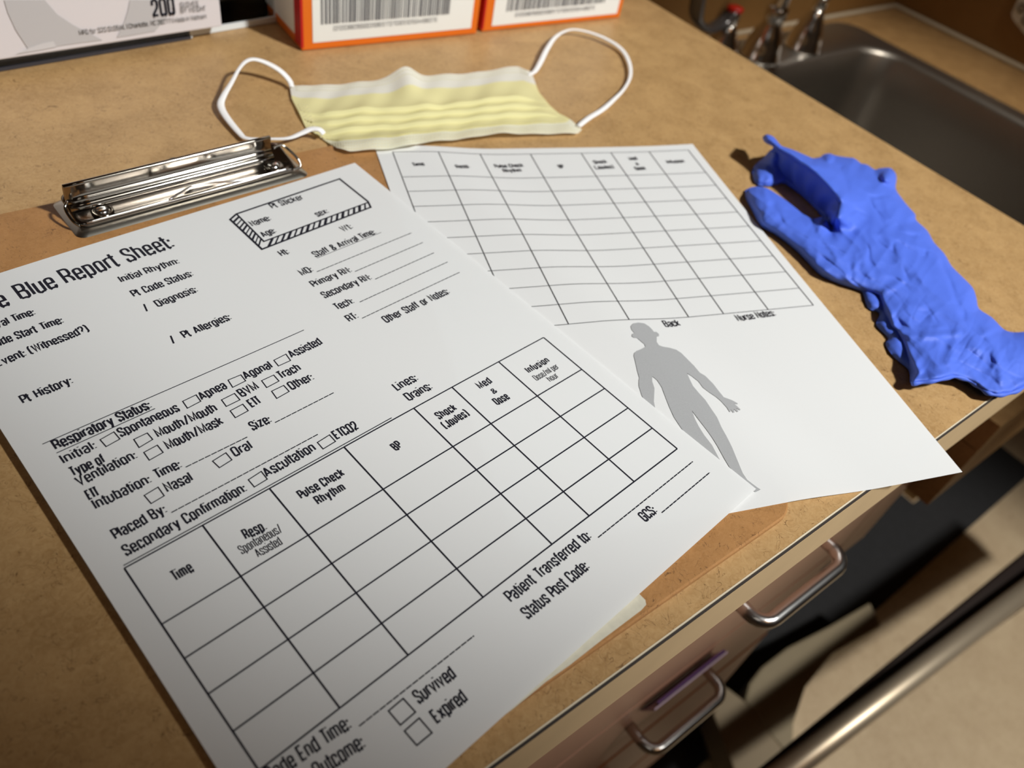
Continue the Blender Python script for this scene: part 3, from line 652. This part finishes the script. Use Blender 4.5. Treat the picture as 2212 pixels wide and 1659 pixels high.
# --- print on the chart sheet
prB = MB(); lnB = MB()
v0, hd, rw = .0068934, .026528, .0144614
VB = [v0]+[v0+hd+rw*k for k in range(10)]; UB = [.00098+u*1.01422 for u in ucol]
for u in UB: line(lnB, (u, VB[0]), (u, VB[-1]), .00042, onB, .006)
for v in VB: line(lnB, (UB[0], v), (UB[-1], v), .00036, onB, .006)
cb_ = lambda x, y: uvB(780+x/2.1686, 290+y/2.1686)
for s, a, b, cp_, t in (('Time', (245, 152), (300, 147), .0036, .00056), ('Resp.', (450, 161), (513, 157), .0036, .00056), ('Pulse Check', (630, 158), (764, 153), .0036, .00056), ('Rhythm', (670, 180), (755, 176), .0036, .00056),
        ('BP', (932, 161), (956, 157), .0036, .00056), ('Shock', (1095, 140), (1156, 135), .0036, .00056), ('(Joules)', (1100, 165), (1188, 160), .0036, .00056), ('Med', (1262, 124), (1298, 119), .0036, .00056), ('&', (1292, 146), (1306, 144), .0026, .0005),
        ('Dose', (1290, 170), (1336, 165), .0036, .00056), ('Infusion', (1437, 138), (1518, 133), .0036, .00056), ('Back', (1427, 904), (1500, 898), .0046, .0006), ('Nurse Notes:', (1768, 877), (1946, 850), .0046, .0006)):
    prB = MB(); write(prB, s, cb_(*a), cb_(*b), cp_, t, onB); prB.build('printed_heading', M_ink, sB)
lnB.build('printed_lines', M_ink, sB)
SIL = [(160,72),(215,80),(255,105),(285,135),(300,155),(322,155),(345,175),(345,195),(325,200),(325,245),(345,275),(380,288),(440,298),(500,315),(545,345),(600,400),(660,460),(710,520),(760,550),(830,620),(880,685),(925,740),(1000,768),(1050,795),(1050,803),(1018,800),(1046,822),(1075,850),(1070,858),(1035,836),(1058,868),(1046,874),(1015,846),(1022,878),(1008,880),(990,850),(986,873),(975,870),(955,835),(900,775),(860,740),(800,700),(740,655),(700,600),(650,560),(597,525),(620,580),(650,640),(700,700),(760,765),(810,840),(865,920),(905,1010),(950,1090),(1000,1190),(1045,1300),(1095,1420),(1135,1480),(1220,1545),(1256,1568),(1235,1579),(1212,1590),(1196,1583),(1160,1570),(1090,1480),(975,1365),(930,1290),(870,1180),(820,1100),(770,1030),(700,940),(640,860),(665,930),(700,1000),(750,1080),(820,1170),(890,1302),(960,1400),(1000,1470),(960,1480),(900,1400),(820,1290),(700,1160),(600,1090),(540,1010),(480,920),(435,820),(400,730),(370,650),(330,590),(285,552),(285,600),(305,660),(300,780),(318,872),(335,950),(300,960),(260,880),(225,800),(190,720),(165,640),(165,590),(170,570),(150,500),(135,430),(120,370),(125,345),(150,325),(190,308),(225,290),(215,265),(190,245),(150,210),(120,208),(102,195),(105,175),(125,165),(100,135),(92,105),(115,80)]
sv = [uvB(1340+x/4.147, 680+y/4.147) for x, y in SIL]
gp = [(PW*i/60, PH*j/75) for i in range(61) for j in range(76)]
def inside(p, poly):
    x, y = p; c = False; j = len(poly)-1
    for i in range(len(poly)):
        xi, yi = poly[i][0], poly[i][1]; xj, yj = poly[j][0], poly[j][1]
        if (yi > y) != (yj > y) and x < (xj-xi)*(y-yi)/(yj-yi)+xi: c = not c
        j = i
    return c
def fill(poly, inner_pts):
    """constrained triangulation of an outline with inner points; returns 2-D verts and faces"""
    n = len(poly); pts = [Vector(p[:2]) for p in poly]+[Vector(p) for p in inner_pts]
    r = geometry.delaunay_2d_cdt(pts, [(i, (i+1) % n) for i in range(n)], [list(range(n))], 1, 1e-9)
    vv, ff = r[0], r[2]
    ff = [f for f in ff if inside((sum(vv[i].x for i in f)/len(f), sum(vv[i].y for i in f)/len(f)), poly)]
    return vv, ff
vv, ff = fill(sv, [p for p in gp if inside(p, sv)])
MB().add([onB(p.x, p.y) for p in vv], [tuple(f) for f in ff]).build('body_silhouette', M_greyink, sB)
# ---------------------------------------------------------------- face mask
def fab(name, col, tr=.35):
    m = paper_mat(name, col, tr); return m
M_yel = fab('yellow_fabric', (.90, .84, .44), .28); M_wht = fab('white_fabric', (.90, .88, .70), .28); M_top = fab('nose_band_fabric', (.88, .86, .76), .28); M_loop = mat('white_elastic', (.86, .84, .82), .8)
mk = empty('face_mask', tuple(bk(900, 250)), 'pale yellow pleated face mask with white ear loops lying behind the sheets', 'mask')
cm_ = lambda x, y: Vector((580+x/2.633, y/2.633))
def poly_at(P, s):
    L_ = [0]
    for i in range(1, len(P)): L_.append(L_[-1]+(P[i]-P[i-1]).length)
    t = s*L_[-1]
    for i in range(1, len(P)):
        if t <= L_[i]+1e-9: return P[i-1].lerp(P[i], (t-L_[i-1])/max(1e-9, L_[i]-L_[i-1]))
    return P[-1]
TOP = [cm_(*p) for p in ((120, 490), (160, 500), (230, 497), (400, 486), (620, 475), (760, 458), (900, 448), (1050, 435), (1200, 417), (1350, 405), (1415, 400), (1490, 430))]
BOT = [cm_(*p) for p in ((320, 800), (380, 850), (460, 873), (700, 855), (1000, 825), (1300, 795), (1500, 780), (1700, 775), (1760, 770), (1785, 742))]
LFT = [cm_(*p) for p in ((120, 490), (135, 570), (180, 660), (215, 730), (320, 800))]
RGT = [cm_(*p) for p in ((1490, 430), (1540, 530), (1600, 605), (1655, 650), (1720, 690), (1785, 742))]
folds = (.41, .53, .66)
def mz(s, t):
    z = .0016+.0012*math.sin(math.pi*s)
    prev_ = .16
    for k, fo_ in enumerate(folds+(.80,)):
        if t <= fo_:
            q = (t-prev_)/(fo_-prev_); q = max(0, q)
            if t > .16: z += (.0030 if k < 3 else .0012)*q**2.6*min(1, 8*s)*min(1, 8*(1-s))
            break
        prev_ = fo_
    z += .0085*math.exp(-((s-.47)/.055)**2)*max(0, 1-t/.42)**1.2
    z += .0022*math.exp(-((s-.58)/.06)**2)*math.exp(-((t-.36)/.10)**2)*-1
    z += .0028*math.exp(-((s-1)/.12)**2)*math.exp(-(t/.25)**2)+.0022*sstep((t-.8)/.2)*math.exp(-((s-.65)/.25)**2)
    z += .0005*math.sin(s*23+t*5)+.0003*math.sin(s*51+t*17)
    return max(.0008, z)
def mpt(s, t):
    wob = .010*math.sin(s*9)+.006*math.sin(s*22+1)
    tt = t+(wob if .2 < t < .78 else 0)*math.sin(math.pi*s)
    a = poly_at(TOP, s); b = poly_at(BOT, s); c = poly_at(LFT, t); d = poly_at(RGT, t)
    q = a*(1-t)+b*t+c*(1-s)+d*s-(TOP[0]*(1-s)*(1-t)+TOP[-1]*s*(1-t)+BOT[0]*(1-s)*t+BOT[-1]*s*t)
    p = bk(q.x, q.y, .001); dz = .0040*sstep((.3335-p.y)/.010)*sstep((-.332-p.x)/.008); p = bk(q.x, q.y, .001+dz); p.z = mz(s, t)+dz
    p += Vector((.0006*math.sin(s*30), .0035*(wob/.01)*.3*math.sin(math.pi*t), 0)); return p
def mpart(name, ts, m, ns=90, lift=0):
    V = []
    for t in ts:
        for i in range(ns+1):
            p = mpt(i/ns, t); p.z += lift; V.append(p)
    n = ns+1; return MB().add(V, [(j*n+i, (j+1)*n+i, (j+1)*n+i+1, j*n+i+1) for j in range(len(ts)-1) for i in range(ns)]).build(name, m, mk, True)
tt_ = [i/60 for i in range(61)]
ts_all = sorted(set([round(t, 4) for t in tt_]+[f+d for f in folds for d in (-.004, .0, .004)]+[.80, .804]))
mpart('nose_band', [t for t in ts_all if t <= .17], M_top); mpart('pleated_panel', [t for t in ts_all if .16 <= t <= .805], M_yel); mpart('lower_band', [t for t in ts_all if t >= .80], M_wht)
st_ = MB()
for t in (.03, .07, .86, .91, .96):
    for i in range(2, 88):
        a, b = mpt(i/90, t), mpt((i+.55)/90, t); st_.tube([a+Vector((0, 0, .0002)), b+Vector((0, 0, .0002))], .00022, 4)
for k in range(3):
    for j in range(12):
        p = mpt(.022+k*.014, .30+j*.045); st_.box((p.x-.0008, p.y-.0004, p.z), (p.x+.0008, p.y+.0004, p.z+.0003))
tag(st_.build('weld_stitching', mat('weld_marks', (.66, .60, .34), .7), mk), kind='stuff')
c1_ = lambda x, y: (x/2.962, y/2.962)
LL = [((1866, 556), .003), ((1852, 515), .005), ((1795, 455), .009), ((1710, 405), .012), ((1630, 380), .014), ((1575, 392), .014), ((1530, 440), .012), ((1480, 530), .009), ((1432, 610), .006), ((1412, 672), .004), ((1445, 745), .003), ((1530, 850), .0025), ((1578, 885), .003), ((1700, 888), .004), ((1840, 885), .005), ((1930, 852), .006), ((1990, 826), .007), ((2045, 830), .007), ((2072, 858), .005)]
RL = [((1478, 428), .004), ((1515, 405), .0035), ((1548, 350), .004), ((1580, 285), .005), ((1625, 218), .006), ((1680, 180), .006), ((1745, 168), .006), ((1850, 192), .005), ((1950, 238), .004), ((2015, 290), .003), ((2052, 360), .003), ((2057, 435), .003), ((2022, 505), .003), ((1970, 560), .003), ((1900, 622), .003), ((1820, 672), .003), ((1762, 718), .003)]
for pts_, fcn, wprof in ((LL, c1_, (.0011, .0022)), (RL, lambda x, y: tuple(cm_(x, y)), (.0011, .0020))):
    P = smooth_pts([bk(*fcn(*p), z) for p, z in pts_], 5); n = len(P)
    R_ = [wprof[0]+(wprof[1]-wprof[0])*abs(math.sin(i/n*math.pi*2.6+.4))**1.5 for i in range(n)]
    MB().tube(P, R_, 10, flat=.42).build('ear_loop', M_loop, mk, True)
# ---------------------------------------------------------------- boxes at the back
def bkp(px, py, P0, nrm):
    d = RIGHT*((px-CX)/F_PX) - UP*((py-CY)/F_PX) + FWD
    return CAM+d*((P0-CAM).dot(nrm)/d.dot(nrm))
M_or = mat('orange_card', (.72, .145, .004), .45); M_redc = mat('red_card', (.48, .004, .004), .4); M_bw = mat('white_card', (.80, .79, .74), .5); M_bar = mat('barcode_ink', (.10, .10, .11), .6)
def carton(label, pl, pr_, hgt, dep, panel, bar, digits, seed):
    a = bk(*pl, 0.0004); b = bk(*pr_, .0004); ux = (b-a).normalized(); uy = Vector((-ux.y, ux.x, 0)); wdt = (b-a).length
    e_ = empty('carton', tuple(a+ux*wdt/2+uy*dep/2), label, 'box', 'orange and white supply boxes at the back of the worktop')
    def T(x, y, z): return a+ux*x+uy*y+Vector((0, 0, z))
    def bx(x0, y0, z0, x1, y1, z1): 
        P = [T(*q) for q in ((x0,y0,z0),(x1,y0,z0),(x1,y1,z0),(x0,y1,z0),(x0,y0,z1),(x1,y0,z1),(x1,y1,z1),(x0,y1,z1))]
        return MB().add(P, [(0,3,2,1),(4,5,6,7),(0,1,5,4),(1,2,6,5),(2,3,7,6),(3,0,4,7)])
    bx(0, 0, 0, wdt, dep, hgt).build('box', M_or, e_, bevel=.0008)
    bx(-.0003, -.0002, .002, .0015, .011, hgt-.002).build('red_edge', M_redc, e_)
    bx(-.0004, .011, .007, .001, dep-.003, hgt-.003).build('side_label', M_bw, e_)
    sm = MB(); sm.tube([T(-.0008, .018+.004*math.sin(k/8*3.14), .030+k*.0035) for k in range(9)], .0005, 6); sm.build('tear_tab_line', M_seam, e_)
    F_ = lambda q: (lambda w_: ((w_-a).dot(ux), w_.z-a.z))(bkp(*q, a-uy*.0003, uy))
    x0, z0 = F_(panel[0]); x1, z1 = F_(panel[1])
    zb = (z0+z1)/2
    bx(x0, -.0004, zb, x1, .001, hgt-.006).build('front_label', M_bw, e_)
    bx0, bz = F_(bar[0]); bx1, bz1 = F_(bar[1]); bz = (bz+bz1)/2
    rnd = random.Random(seed); bm_ = MB(); x = bx0
    while x < bx1:
        w_ = rnd.choice((.0004, .0004, .0008, .0012)); bm_.add([T(x, -.0006, bz), T(min(x+w_, bx1), -.0006, bz), T(min(x+w_, bx1), -.0006, bz+.024), T(x, -.0006, bz+.024)], [(0, 1, 2, 3)])
        x += w_+rnd.choice((.0004, .0004, .0008, .0010))
    bm_.build('barcode', M_bar, e_)
    dg = MB(); fn = lambda u, v: T(u, -.0006, -v)
    write(dg, digits, (bx0+(bx1-bx0)*.09, -(bz-.0048)), (bx0+(bx1-bx0)*.9, -(bz-.0048)), .0030, .0003, fn, gap=.18)
    dg.build('barcode_digits', M_bar, e_)
    bx(.004, .012, hgt, wdt-.004, dep-.004, hgt+.0004).build('top_label', M_bw, e_)
carton('orange-bordered white supply box with barcode, the left one nearest the clear dispenser', (652, 110), (1029, 73), .125, .10, ((676, 92), (1017, 61)), ((693, 53), (970, 30)), '(01)20388290000310861(17)270301(10)15044080270', 3)
carton('orange-bordered white supply box with barcode, the right one nearest the sink', (1040, 69), (1338, 38), .125, .10, ((1062, 56), (1332, 29)), ((1093, 26), (1306, 4)), '(01)20388290000310861(17)270301(10)15044080270', 5)
# glove carton inside a clear dispenser
M_clear = bpy.data.materials.new('clear_acrylic'); M_clear.use_nodes = True; n_t = M_clear.node_tree; n_t.nodes.remove(n_t.nodes['Principled BSDF'])
g_ = n_t.nodes.new('ShaderNodeBsdfGlossy'); g_.inputs['Roughness'].default_value = .08; t_ = n_t.nodes.new('ShaderNodeBsdfTransparent'); t_.inputs[0].default_value = (.93, .95, .94, 1)
fr = n_t.nodes.new('ShaderNodeFresnel'); fr.inputs[0].default_value = 1.47; mx_ = n_t.nodes.new('ShaderNodeMixShader')
n_t.links.new(fr.outputs[0], mx_.inputs[0]); n_t.links.new(t_.outputs[0], mx_.inputs[1]); n_t.links.new(g_.outputs[0], mx_.inputs[2]); n_t.links.new(mx_.outputs[0], n_t.nodes['Material Output'].inputs[0])
ga = bk(-60, 139, .009); gb = bk(480, 57, .009); gx = (gb-ga).normalized(); gy = Vector((-gx.y, gx.x, 0)); gw = (gb-ga).length
gl_ = empty('glove_carton', tuple(ga+gx*gw/2), 'pale grey and white glove carton standing in the clear dispenser at the left', 'box')
M_gc = mat('glove_carton_card', (.68, .63, .63), .45); M_g1 = mat('grey_shape', (.50, .475, .47), .45); M_g2 = mat('light_grey_shape', (.60, .57, .565), .45)
def TG(x, y, z): return ga+gx*x+gy*y+Vector((0, 0, z))
P = [TG(*q) for q in ((-.12,0,0),(gw,0,0),(gw,.09,0),(-.12,.09,0),(-.12,0,.13),(gw,0,.13),(gw,.09,.13),(-.12,.09,.13))]
MB().add(P, [(0,3,2,1),(4,5,6,7),(0,1,5,4),(1,2,6,5),(2,3,7,6),(3,0,4,7)]).build('box', M_gc, gl_, bevel=.0008)
GP = lambda x, y: bkp(x/3.568, y/3.568, ga-gy*.0003, gy)
def gshape(pts, m, h, nm):
    n = len(pts); A_ = [GP(*p)-gy*h for p in pts]; MB().add(A_, [tuple(range(n))]).build(nm, m, gl_)
gshape([(30, 0), (60, 100), (120, 230), (215, 375), (225, 392), (440, 355), (560, 338), (790, 308), (700, 262), (560, 190), (440, 110), (370, 30), (345, 0)], M_g1, .0002, 'grey_band')
gshape([(1000, 0), (985, 80), (960, 160), (900, 290), (1195, 240), (1290, 130), (1350, 0)], M_g1, .0002, 'grey_band')
gshape([(120, 415), (215, 370), (330, 330), (410, 315), (435, 360), (300, 385)], M_g2, .0004, 'pale_shape')
gt = MB(); fg = lambda u, v: ga-gy*.0009+gx*u+Vector((0, 0, -v))
def G2(x, y): p = GP(x, y)-ga; return (p.dot(gx), -p.z)
write(gt, '200', G2(1175, 128), G2(1352, 104), .0098, .0014, fg, ww=1.5, gap=.3)
gs = MB()
write(gs, 'GLOVES', G2(1388, 55), G2(1528, 42), .0030, .00034, fg, ww=1.6, gap=.25); write(gs, 'BY WEIGHT', G2(1392, 98), G2(1585, 80), .0030, .00034, fg, ww=1.5, gap=.25)
write(gs, 'MFD for S2S GLOBAL | Charlotte, NC 28277 | Made in Vietnam', G2(610, 268), G2(1590, 138), .0028, .00032, fg, ww=1.5, gap=.25)
gt.build('printed_number', M_ink, gl_); gs.build('printed_text', mat('grey_text', (.10, .10, .10), .6), gl_)
ac = empty('acrylic_dispenser', (-.45, .50, 0), 'clear acrylic dispenser holding the glove carton beside the orange box', 'dispenser')
da = bk(-60, 164, .0); db = bk(412, 84, .0); dc = bk(600, 44, .0); dx = (db-da).normalized(); dy = Vector((-dx.y, dx.x, 0))
def slab(o, x0, x1, y0, y1, z0, z1):
    return [o+dx*a_+dy*b_+Vector((0, 0, c_)) for a_, b_, c_ in ((x0,y0,z0),(x1,y0,z0),(x1,y1,z0),(x0,y1,z0),(x0,y0,z1),(x1,y0,z1),(x1,y1,z1),(x0,y1,z1))]
BF = [(0,3,2,1),(4,5,6,7),(0,1,5,4),(1,2,6,5),(2,3,7,6),(3,0,4,7)]
wl = (db-da).length; wt = (dc-da).dot(dx)
MB().add(slab(da, -.12, wl, 0, .003, .0005, .13), BF).build('front_panel', M_clear, ac)
MB().add(slab(da, -.12, wt, .0035, .115, .0005, .0035), BF).build('base_panel', M_clear, ac)
MB().add(slab(da, wt-.003, wt, .0035, .115, .004, .13), BF).build('side_panel', M_clear, ac)
M_edge_glint = mat('acrylic_edge_glint', (.70, .72, .71), .25)  # light caught by the clear panel edges, painted as pale strips
for nm_, sl in (('panel_edge', slab(da, wl, wl+.0012, -.0002, .0034, .0005, .13)), ('panel_edge', slab(da, wl+.001, wt, .0025, .0042, .0004, .0042)), ('panel_edge', slab(da, wt-.0032, wt+.0002, .0034, .0046, .0036, .13)), ('panel_edge', slab(da, wl, wt-.004, .045, .0462, .0036, .006))):
    MB().add(sl, BF).build(nm_, M_edge_glint, ac)
MB().add(slab(da, -.12, wl, -.0012, .0, .0004, .0022), BF).build('dark_foot_strip', mat('foot_strip', (.035, .033, .04), .5), ac)
# ---------------------------------------------------------------- glove
M_gl = bpy.data.materials.new('blue_nitrile'); M_gl.use_nodes = True
b_ = M_gl.node_tree.nodes['Principled BSDF']; b_.inputs['Base Color'].default_value = (.075, .150, .66, 1); b_.inputs['Roughness'].default_value = .60; b_.inputs['Specular IOR Level'].default_value = .35
nt_ = M_gl.node_tree; tc_ = nt_.nodes.new('ShaderNodeTexCoord'); n1 = nt_.nodes.new('ShaderNodeTexNoise'); n1.inputs['Scale'].default_value = 130; n1.inputs['Detail'].default_value = 3; n1.inputs['Distortion'].default_value = 1.2
nt_.links.new(tc_.outputs['Object'], n1.inputs['Vector']); bp1 = nt_.nodes.new('ShaderNodeBump'); bp1.inputs['Strength'].default_value = .25; bp1.inputs['Distance'].default_value = .0006
nt_.links.new(n1.outputs['Fac'], bp1.inputs['Height']); nt_.links.new(bp1.outputs['Normal'], b_.inputs['Normal'])
gv = empty('nitrile_glove', tuple(bk(1850, 560)), 'crumpled blue nitrile glove lying between the chart sheet and the sink', 'glove')
MAIN = [(80,400),(95,375),(140,362),(200,368),(250,395),(330,450),(420,520),(480,550),(530,540),(560,560),(588,605),(615,530),(632,460),(600,410),(560,370),(530,340),(480,290),(400,240),(330,190),(270,150),(240,125),(200,105),(183,80),(190,62),(215,56),(250,72),(280,108),(300,125),(360,145),(430,175),(480,195),(520,190),(540,174),(575,167),(615,180),(680,190),(722,196),(760,225),(775,228),(800,235),(842,262),(870,255),(930,252),(962,280),(970,320),(965,375),(1000,430),(1040,480),(1080,525),(1086,560),(1150,620),(1190,690),(1250,755),(1295,830),(1370,905),(1420,960),(1440,1020),(1455,1080),(1530,1130),(1600,1200),(1660,1218),(1740,1215),(1800,1230),(1850,1320),(1840,1440),(1719,1540),(1640,1578),(1560,1590),(1500,1575),(1440,1530),(1370,1495),(1300,1480),(1220,1500),(1130,1515),(1055,1522),(1048,1460),(1030,1380),(1000,1290),(965,1215),(930,1190),(890,1110),(862,1010),(790,985),(700,955),(600,920),(520,880),(440,800),(380,740),(320,690),(250,640),(170,590),(120,500),(88,440)]
FING = [(250,135),(185,195),(130,245),(125,300),(145,345),(200,360),(265,352),(310,345),(400,405),(480,480),(540,548),(588,606),(660,560),(680,440),(540,280),(360,150)]
FLAP = [(700,930),(770,985),(800,1075),(870,1105),(850,1175),(920,1250),(905,1290),(960,1370),(1040,1440),(1058,1515),(1120,1400),(1000,1100),(880,960)]
def dseg(p, a, b):
    ax_, ay_ = a; bx_, by_ = b; dx_, dy_ = bx_-ax_, by_-ay_; L2 = dx_*dx_+dy_*dy_
    t = max(0, min(1, ((p[0]-ax_)*dx_+(p[1]-ay_)*dy_)/L2)) if L2 else 0
    return math.hypot(p[0]-ax_-dx_*t, p[1]-ay_-dy_*t), t
def dpoly(p, P, closed=True):
    n = len(P); return min(dseg(p, P[i], P[(i+1) % n])[0] for i in range(n if closed else n-1))
RIDGE = [(215,70),(270,125),(340,170),(480,270),(560,350),(625,440),(610,540)]
CREASE = [([(640,250),(680,360),(695,470),(740,530)], -.0016, 14), ([(1230,770),(1245,830),(1290,930),(1320,1030),(1370,1130)], -.0022, 12), ([(860,510),(880,560),(905,590),(935,565)], -.0014, 12),
  ([(860,420),(890,500)], -.0010, 14), ([(480,590),(530,670),(580,740)], -.0015, 14), ([(510,630),(560,700),(620,780)], .0012, 12), ([(700,820),(705,900)], -.0014, 12), ([(780,790),(820,900)], .0010, 16),
  ([(920,640),(1000,780),(1110,900),(1230,1020),(1350,1150),(1450,1310)], .0022, 30), ([(1010,760),(1080,860)], -.0010, 16), ([(930,1190),(1040,1235),(1180,1240),(1330,1225)], .0018, 16), ([(960,1130),(1010,1180),(1100,1225)], -.0018, 14),
  ([(1500,1230),(1540,1330),(1580,1430),(1590,1500)], .0028, 26), ([(1480,1250),(1600,1200)], -.0016, 16), ([(1300,1300),(1280,1390),(1330,1440)], .0016, 20), ([(870,1010),(930,1100),(960,1190),(1040,1330),(1100,1440)], .0024, 16),
  ([(880,1290),(1080,1400)], .0008, 20), ([(400,480),(500,570),(590,640)], -.0012, 12), ([(200,390),(215,480),(170,560)], .0010, 14), ([(230,430),(260,500)], -.0010, 12), ([(860,250),(850,300),(900,345),(965,380)], -.0020, 14), ([(520,190),(600,215),(640,250)], -.0016, 12),
  ([(720,330),(800,390),(850,430)], .0010, 20), ([(940,1040),(1180,1000)], -.0008, 22), ([(1060,560),(960,600),(880,650)], -.0012, 26), ([(1000,920),(860,1005)], .0014, 18)]
def zmain(p):
    d = dpoly(p, MAIN); x, y = p
    lift = .017*math.exp(-(dpoly(p, RIDGE, False)/95)**1.6)*sstep((640-y)/140+.15)
    H = .0062*(1-math.exp(-d/30)); H += .0030*(1-math.exp(-d/150))
    H += .0035*math.exp(-(math.hypot(x-915, y-305)/38)**4)+.0025*math.exp(-(math.hypot(x-575, y-192)/26)**4)
    q = Vector((x*.8+y*.6, -x*.6+y*.8, 0))
    wr = (1-abs(noise.noise(Vector((q.x/210, q.y/75, 3.1))))*2.6)*.0007+noise.noise(Vector((x/70, y/70, 9)))*.0003+(1-abs(noise.noise(Vector((q.y/200+7, q.x/90, 1))))*2.5)*.0004
    wr += (1-abs(noise.noise(Vector((x/120+3, y/100, 5))))*3)*.0006*sstep((y-950)/200)
    for fx, fy, am, sd in ((230, 80, .0007, 1.5), (190, 60, .0003*sstep((y-820)/250), 8.2), (75, 230, .0004*sstep((y-900)/250), 4.4)):
        r_ = abs(noise.noise(Vector((q.x/fx+sd, q.y/fy, sd)))); wr -= am*math.exp(-(r_/.09)**2)*sstep(.5+noise.noise(Vector((x/140, y/140, sd)))*1.6)
    z = .0010+lift+H+wr*(1-.45*sstep((y-850)/150))*(1-math.exp(-d/25))
    for P, amp, wd in CREASE:
        dd = dpoly(p, P, False)
        if dd < wd*4: amp, wd = amp*(.62 if amp > 0 else .36), wd*1.35; z += amp*math.exp(-(dd/wd)**2)*(1-math.exp(-d/12))
    hem = dpoly(p, HEM, False); z += .004*math.exp(-(hem/40)**2)+.004*math.exp(-((x-1230)/110)**2)*math.exp(-(hem/130)**2)
    return max(.0007, z)
HEM = [(1060,1520),(1130,1512),(1220,1498),(1300,1478),(1370,1492),(1440,1528),(1500,1572),(1560,1587),(1640,1575),(1719,1538),(1840,1440)]
def glayer(name, poly, zf, step=10, off=(0, 0)):
    xs = [p[0] for p in poly]; ys = [p[1] for p in poly]; ip = []
    n = len(poly); dense = []
    for q in smooth_pts([Vector((*p, 0)) for p in poly], 3, True): dense.append((q.x, q.y))
    y = min(ys); r = 0
    while y < max(ys):
        x = min(xs)+(r % 2)*step/2
        while x < max(xs):
            p = (x, y)
            if inside(p, dense) and dpoly(p, dense) > step*.5: ip.append(p)
            x += step
        y += step*.87; r += 1
    vv, ff = fill(dense, ip)
    V = []
    for q in vv:
        z = zf((q.x, q.y)); V.append(bk(1580+q.x/2.72, 270+q.y/2.72, z))
    return MB().add(V, [tuple(f) for f in ff]).build(name, M_gl, gv, True)
glayer('glove_body', MAIN, zmain, 8)
def zfing(p):
    d = dpoly(p, FING); x, y = p; tipd = math.hypot(x-215, y-260)
    return .0008+(.0010*math.exp(-(tipd/110)**2)+.0042)*(1-math.exp(-d/22))+.012*math.exp(-(math.hypot(x-262, y-150)/75)**2)+.0010*noise.noise(Vector((x/40, y/40, 2)))*(1-math.exp(-d/20))
glayer('folded_finger', FING, zfing, 12)
def zflap(p):
    d = dpoly(p, FLAP); return .0008+.004*(1-math.exp(-d/30))+.0006*noise.noise(Vector((p[0]/40, p[1]/40, 4)))
glayer('tucked_layer', FLAP, zflap, 14)
# wall hanging from the raised edge down to the worktop
up_ = [(245,128),(330,185),(400,235),(480,285),(560,365),(628,455),(612,535),(590,603)]; lo_ = [(270,330),(330,345),(390,395),(440,440),(490,480),(545,535),(570,570),(588,605)]
U_ = smooth_pts([bk(1580+x/2.72, 270+y/2.72, zmain((x, y))) for x, y in up_], 5); L_ = smooth_pts([bk(1580+x/2.72, 270+y/2.72, .0012) for x, y in lo_], 5)
n_ = len(U_); V = []
for k in range(7):
    t = k/6
    for i in range(n_):
        p = U_[i].lerp(L_[i], t)+Vector((0, .0035, 0))*math.sin(math.pi*t)*.9+Vector((.0012*math.sin(i*1.1), 0, 0))*math.sin(math.pi*t); V.append(p)
MB().add(V, [(k*n_+i, (k+1)*n_+i, (k+1)*n_+i+1, k*n_+i+1) for k in range(6) for i in range(n_-1)]).build('finger_side', M_gl, gv, True)
hp = smooth_pts([bk(1580+x/2.72, 270+y/2.72, zmain((x, y))+.0004) for x, y in HEM], 6)
MB().tube(hp, [.0011+.0003*math.sin(i*.9) for i in range(len(hp))], 10).build('rolled_hem', M_gl, gv, True)
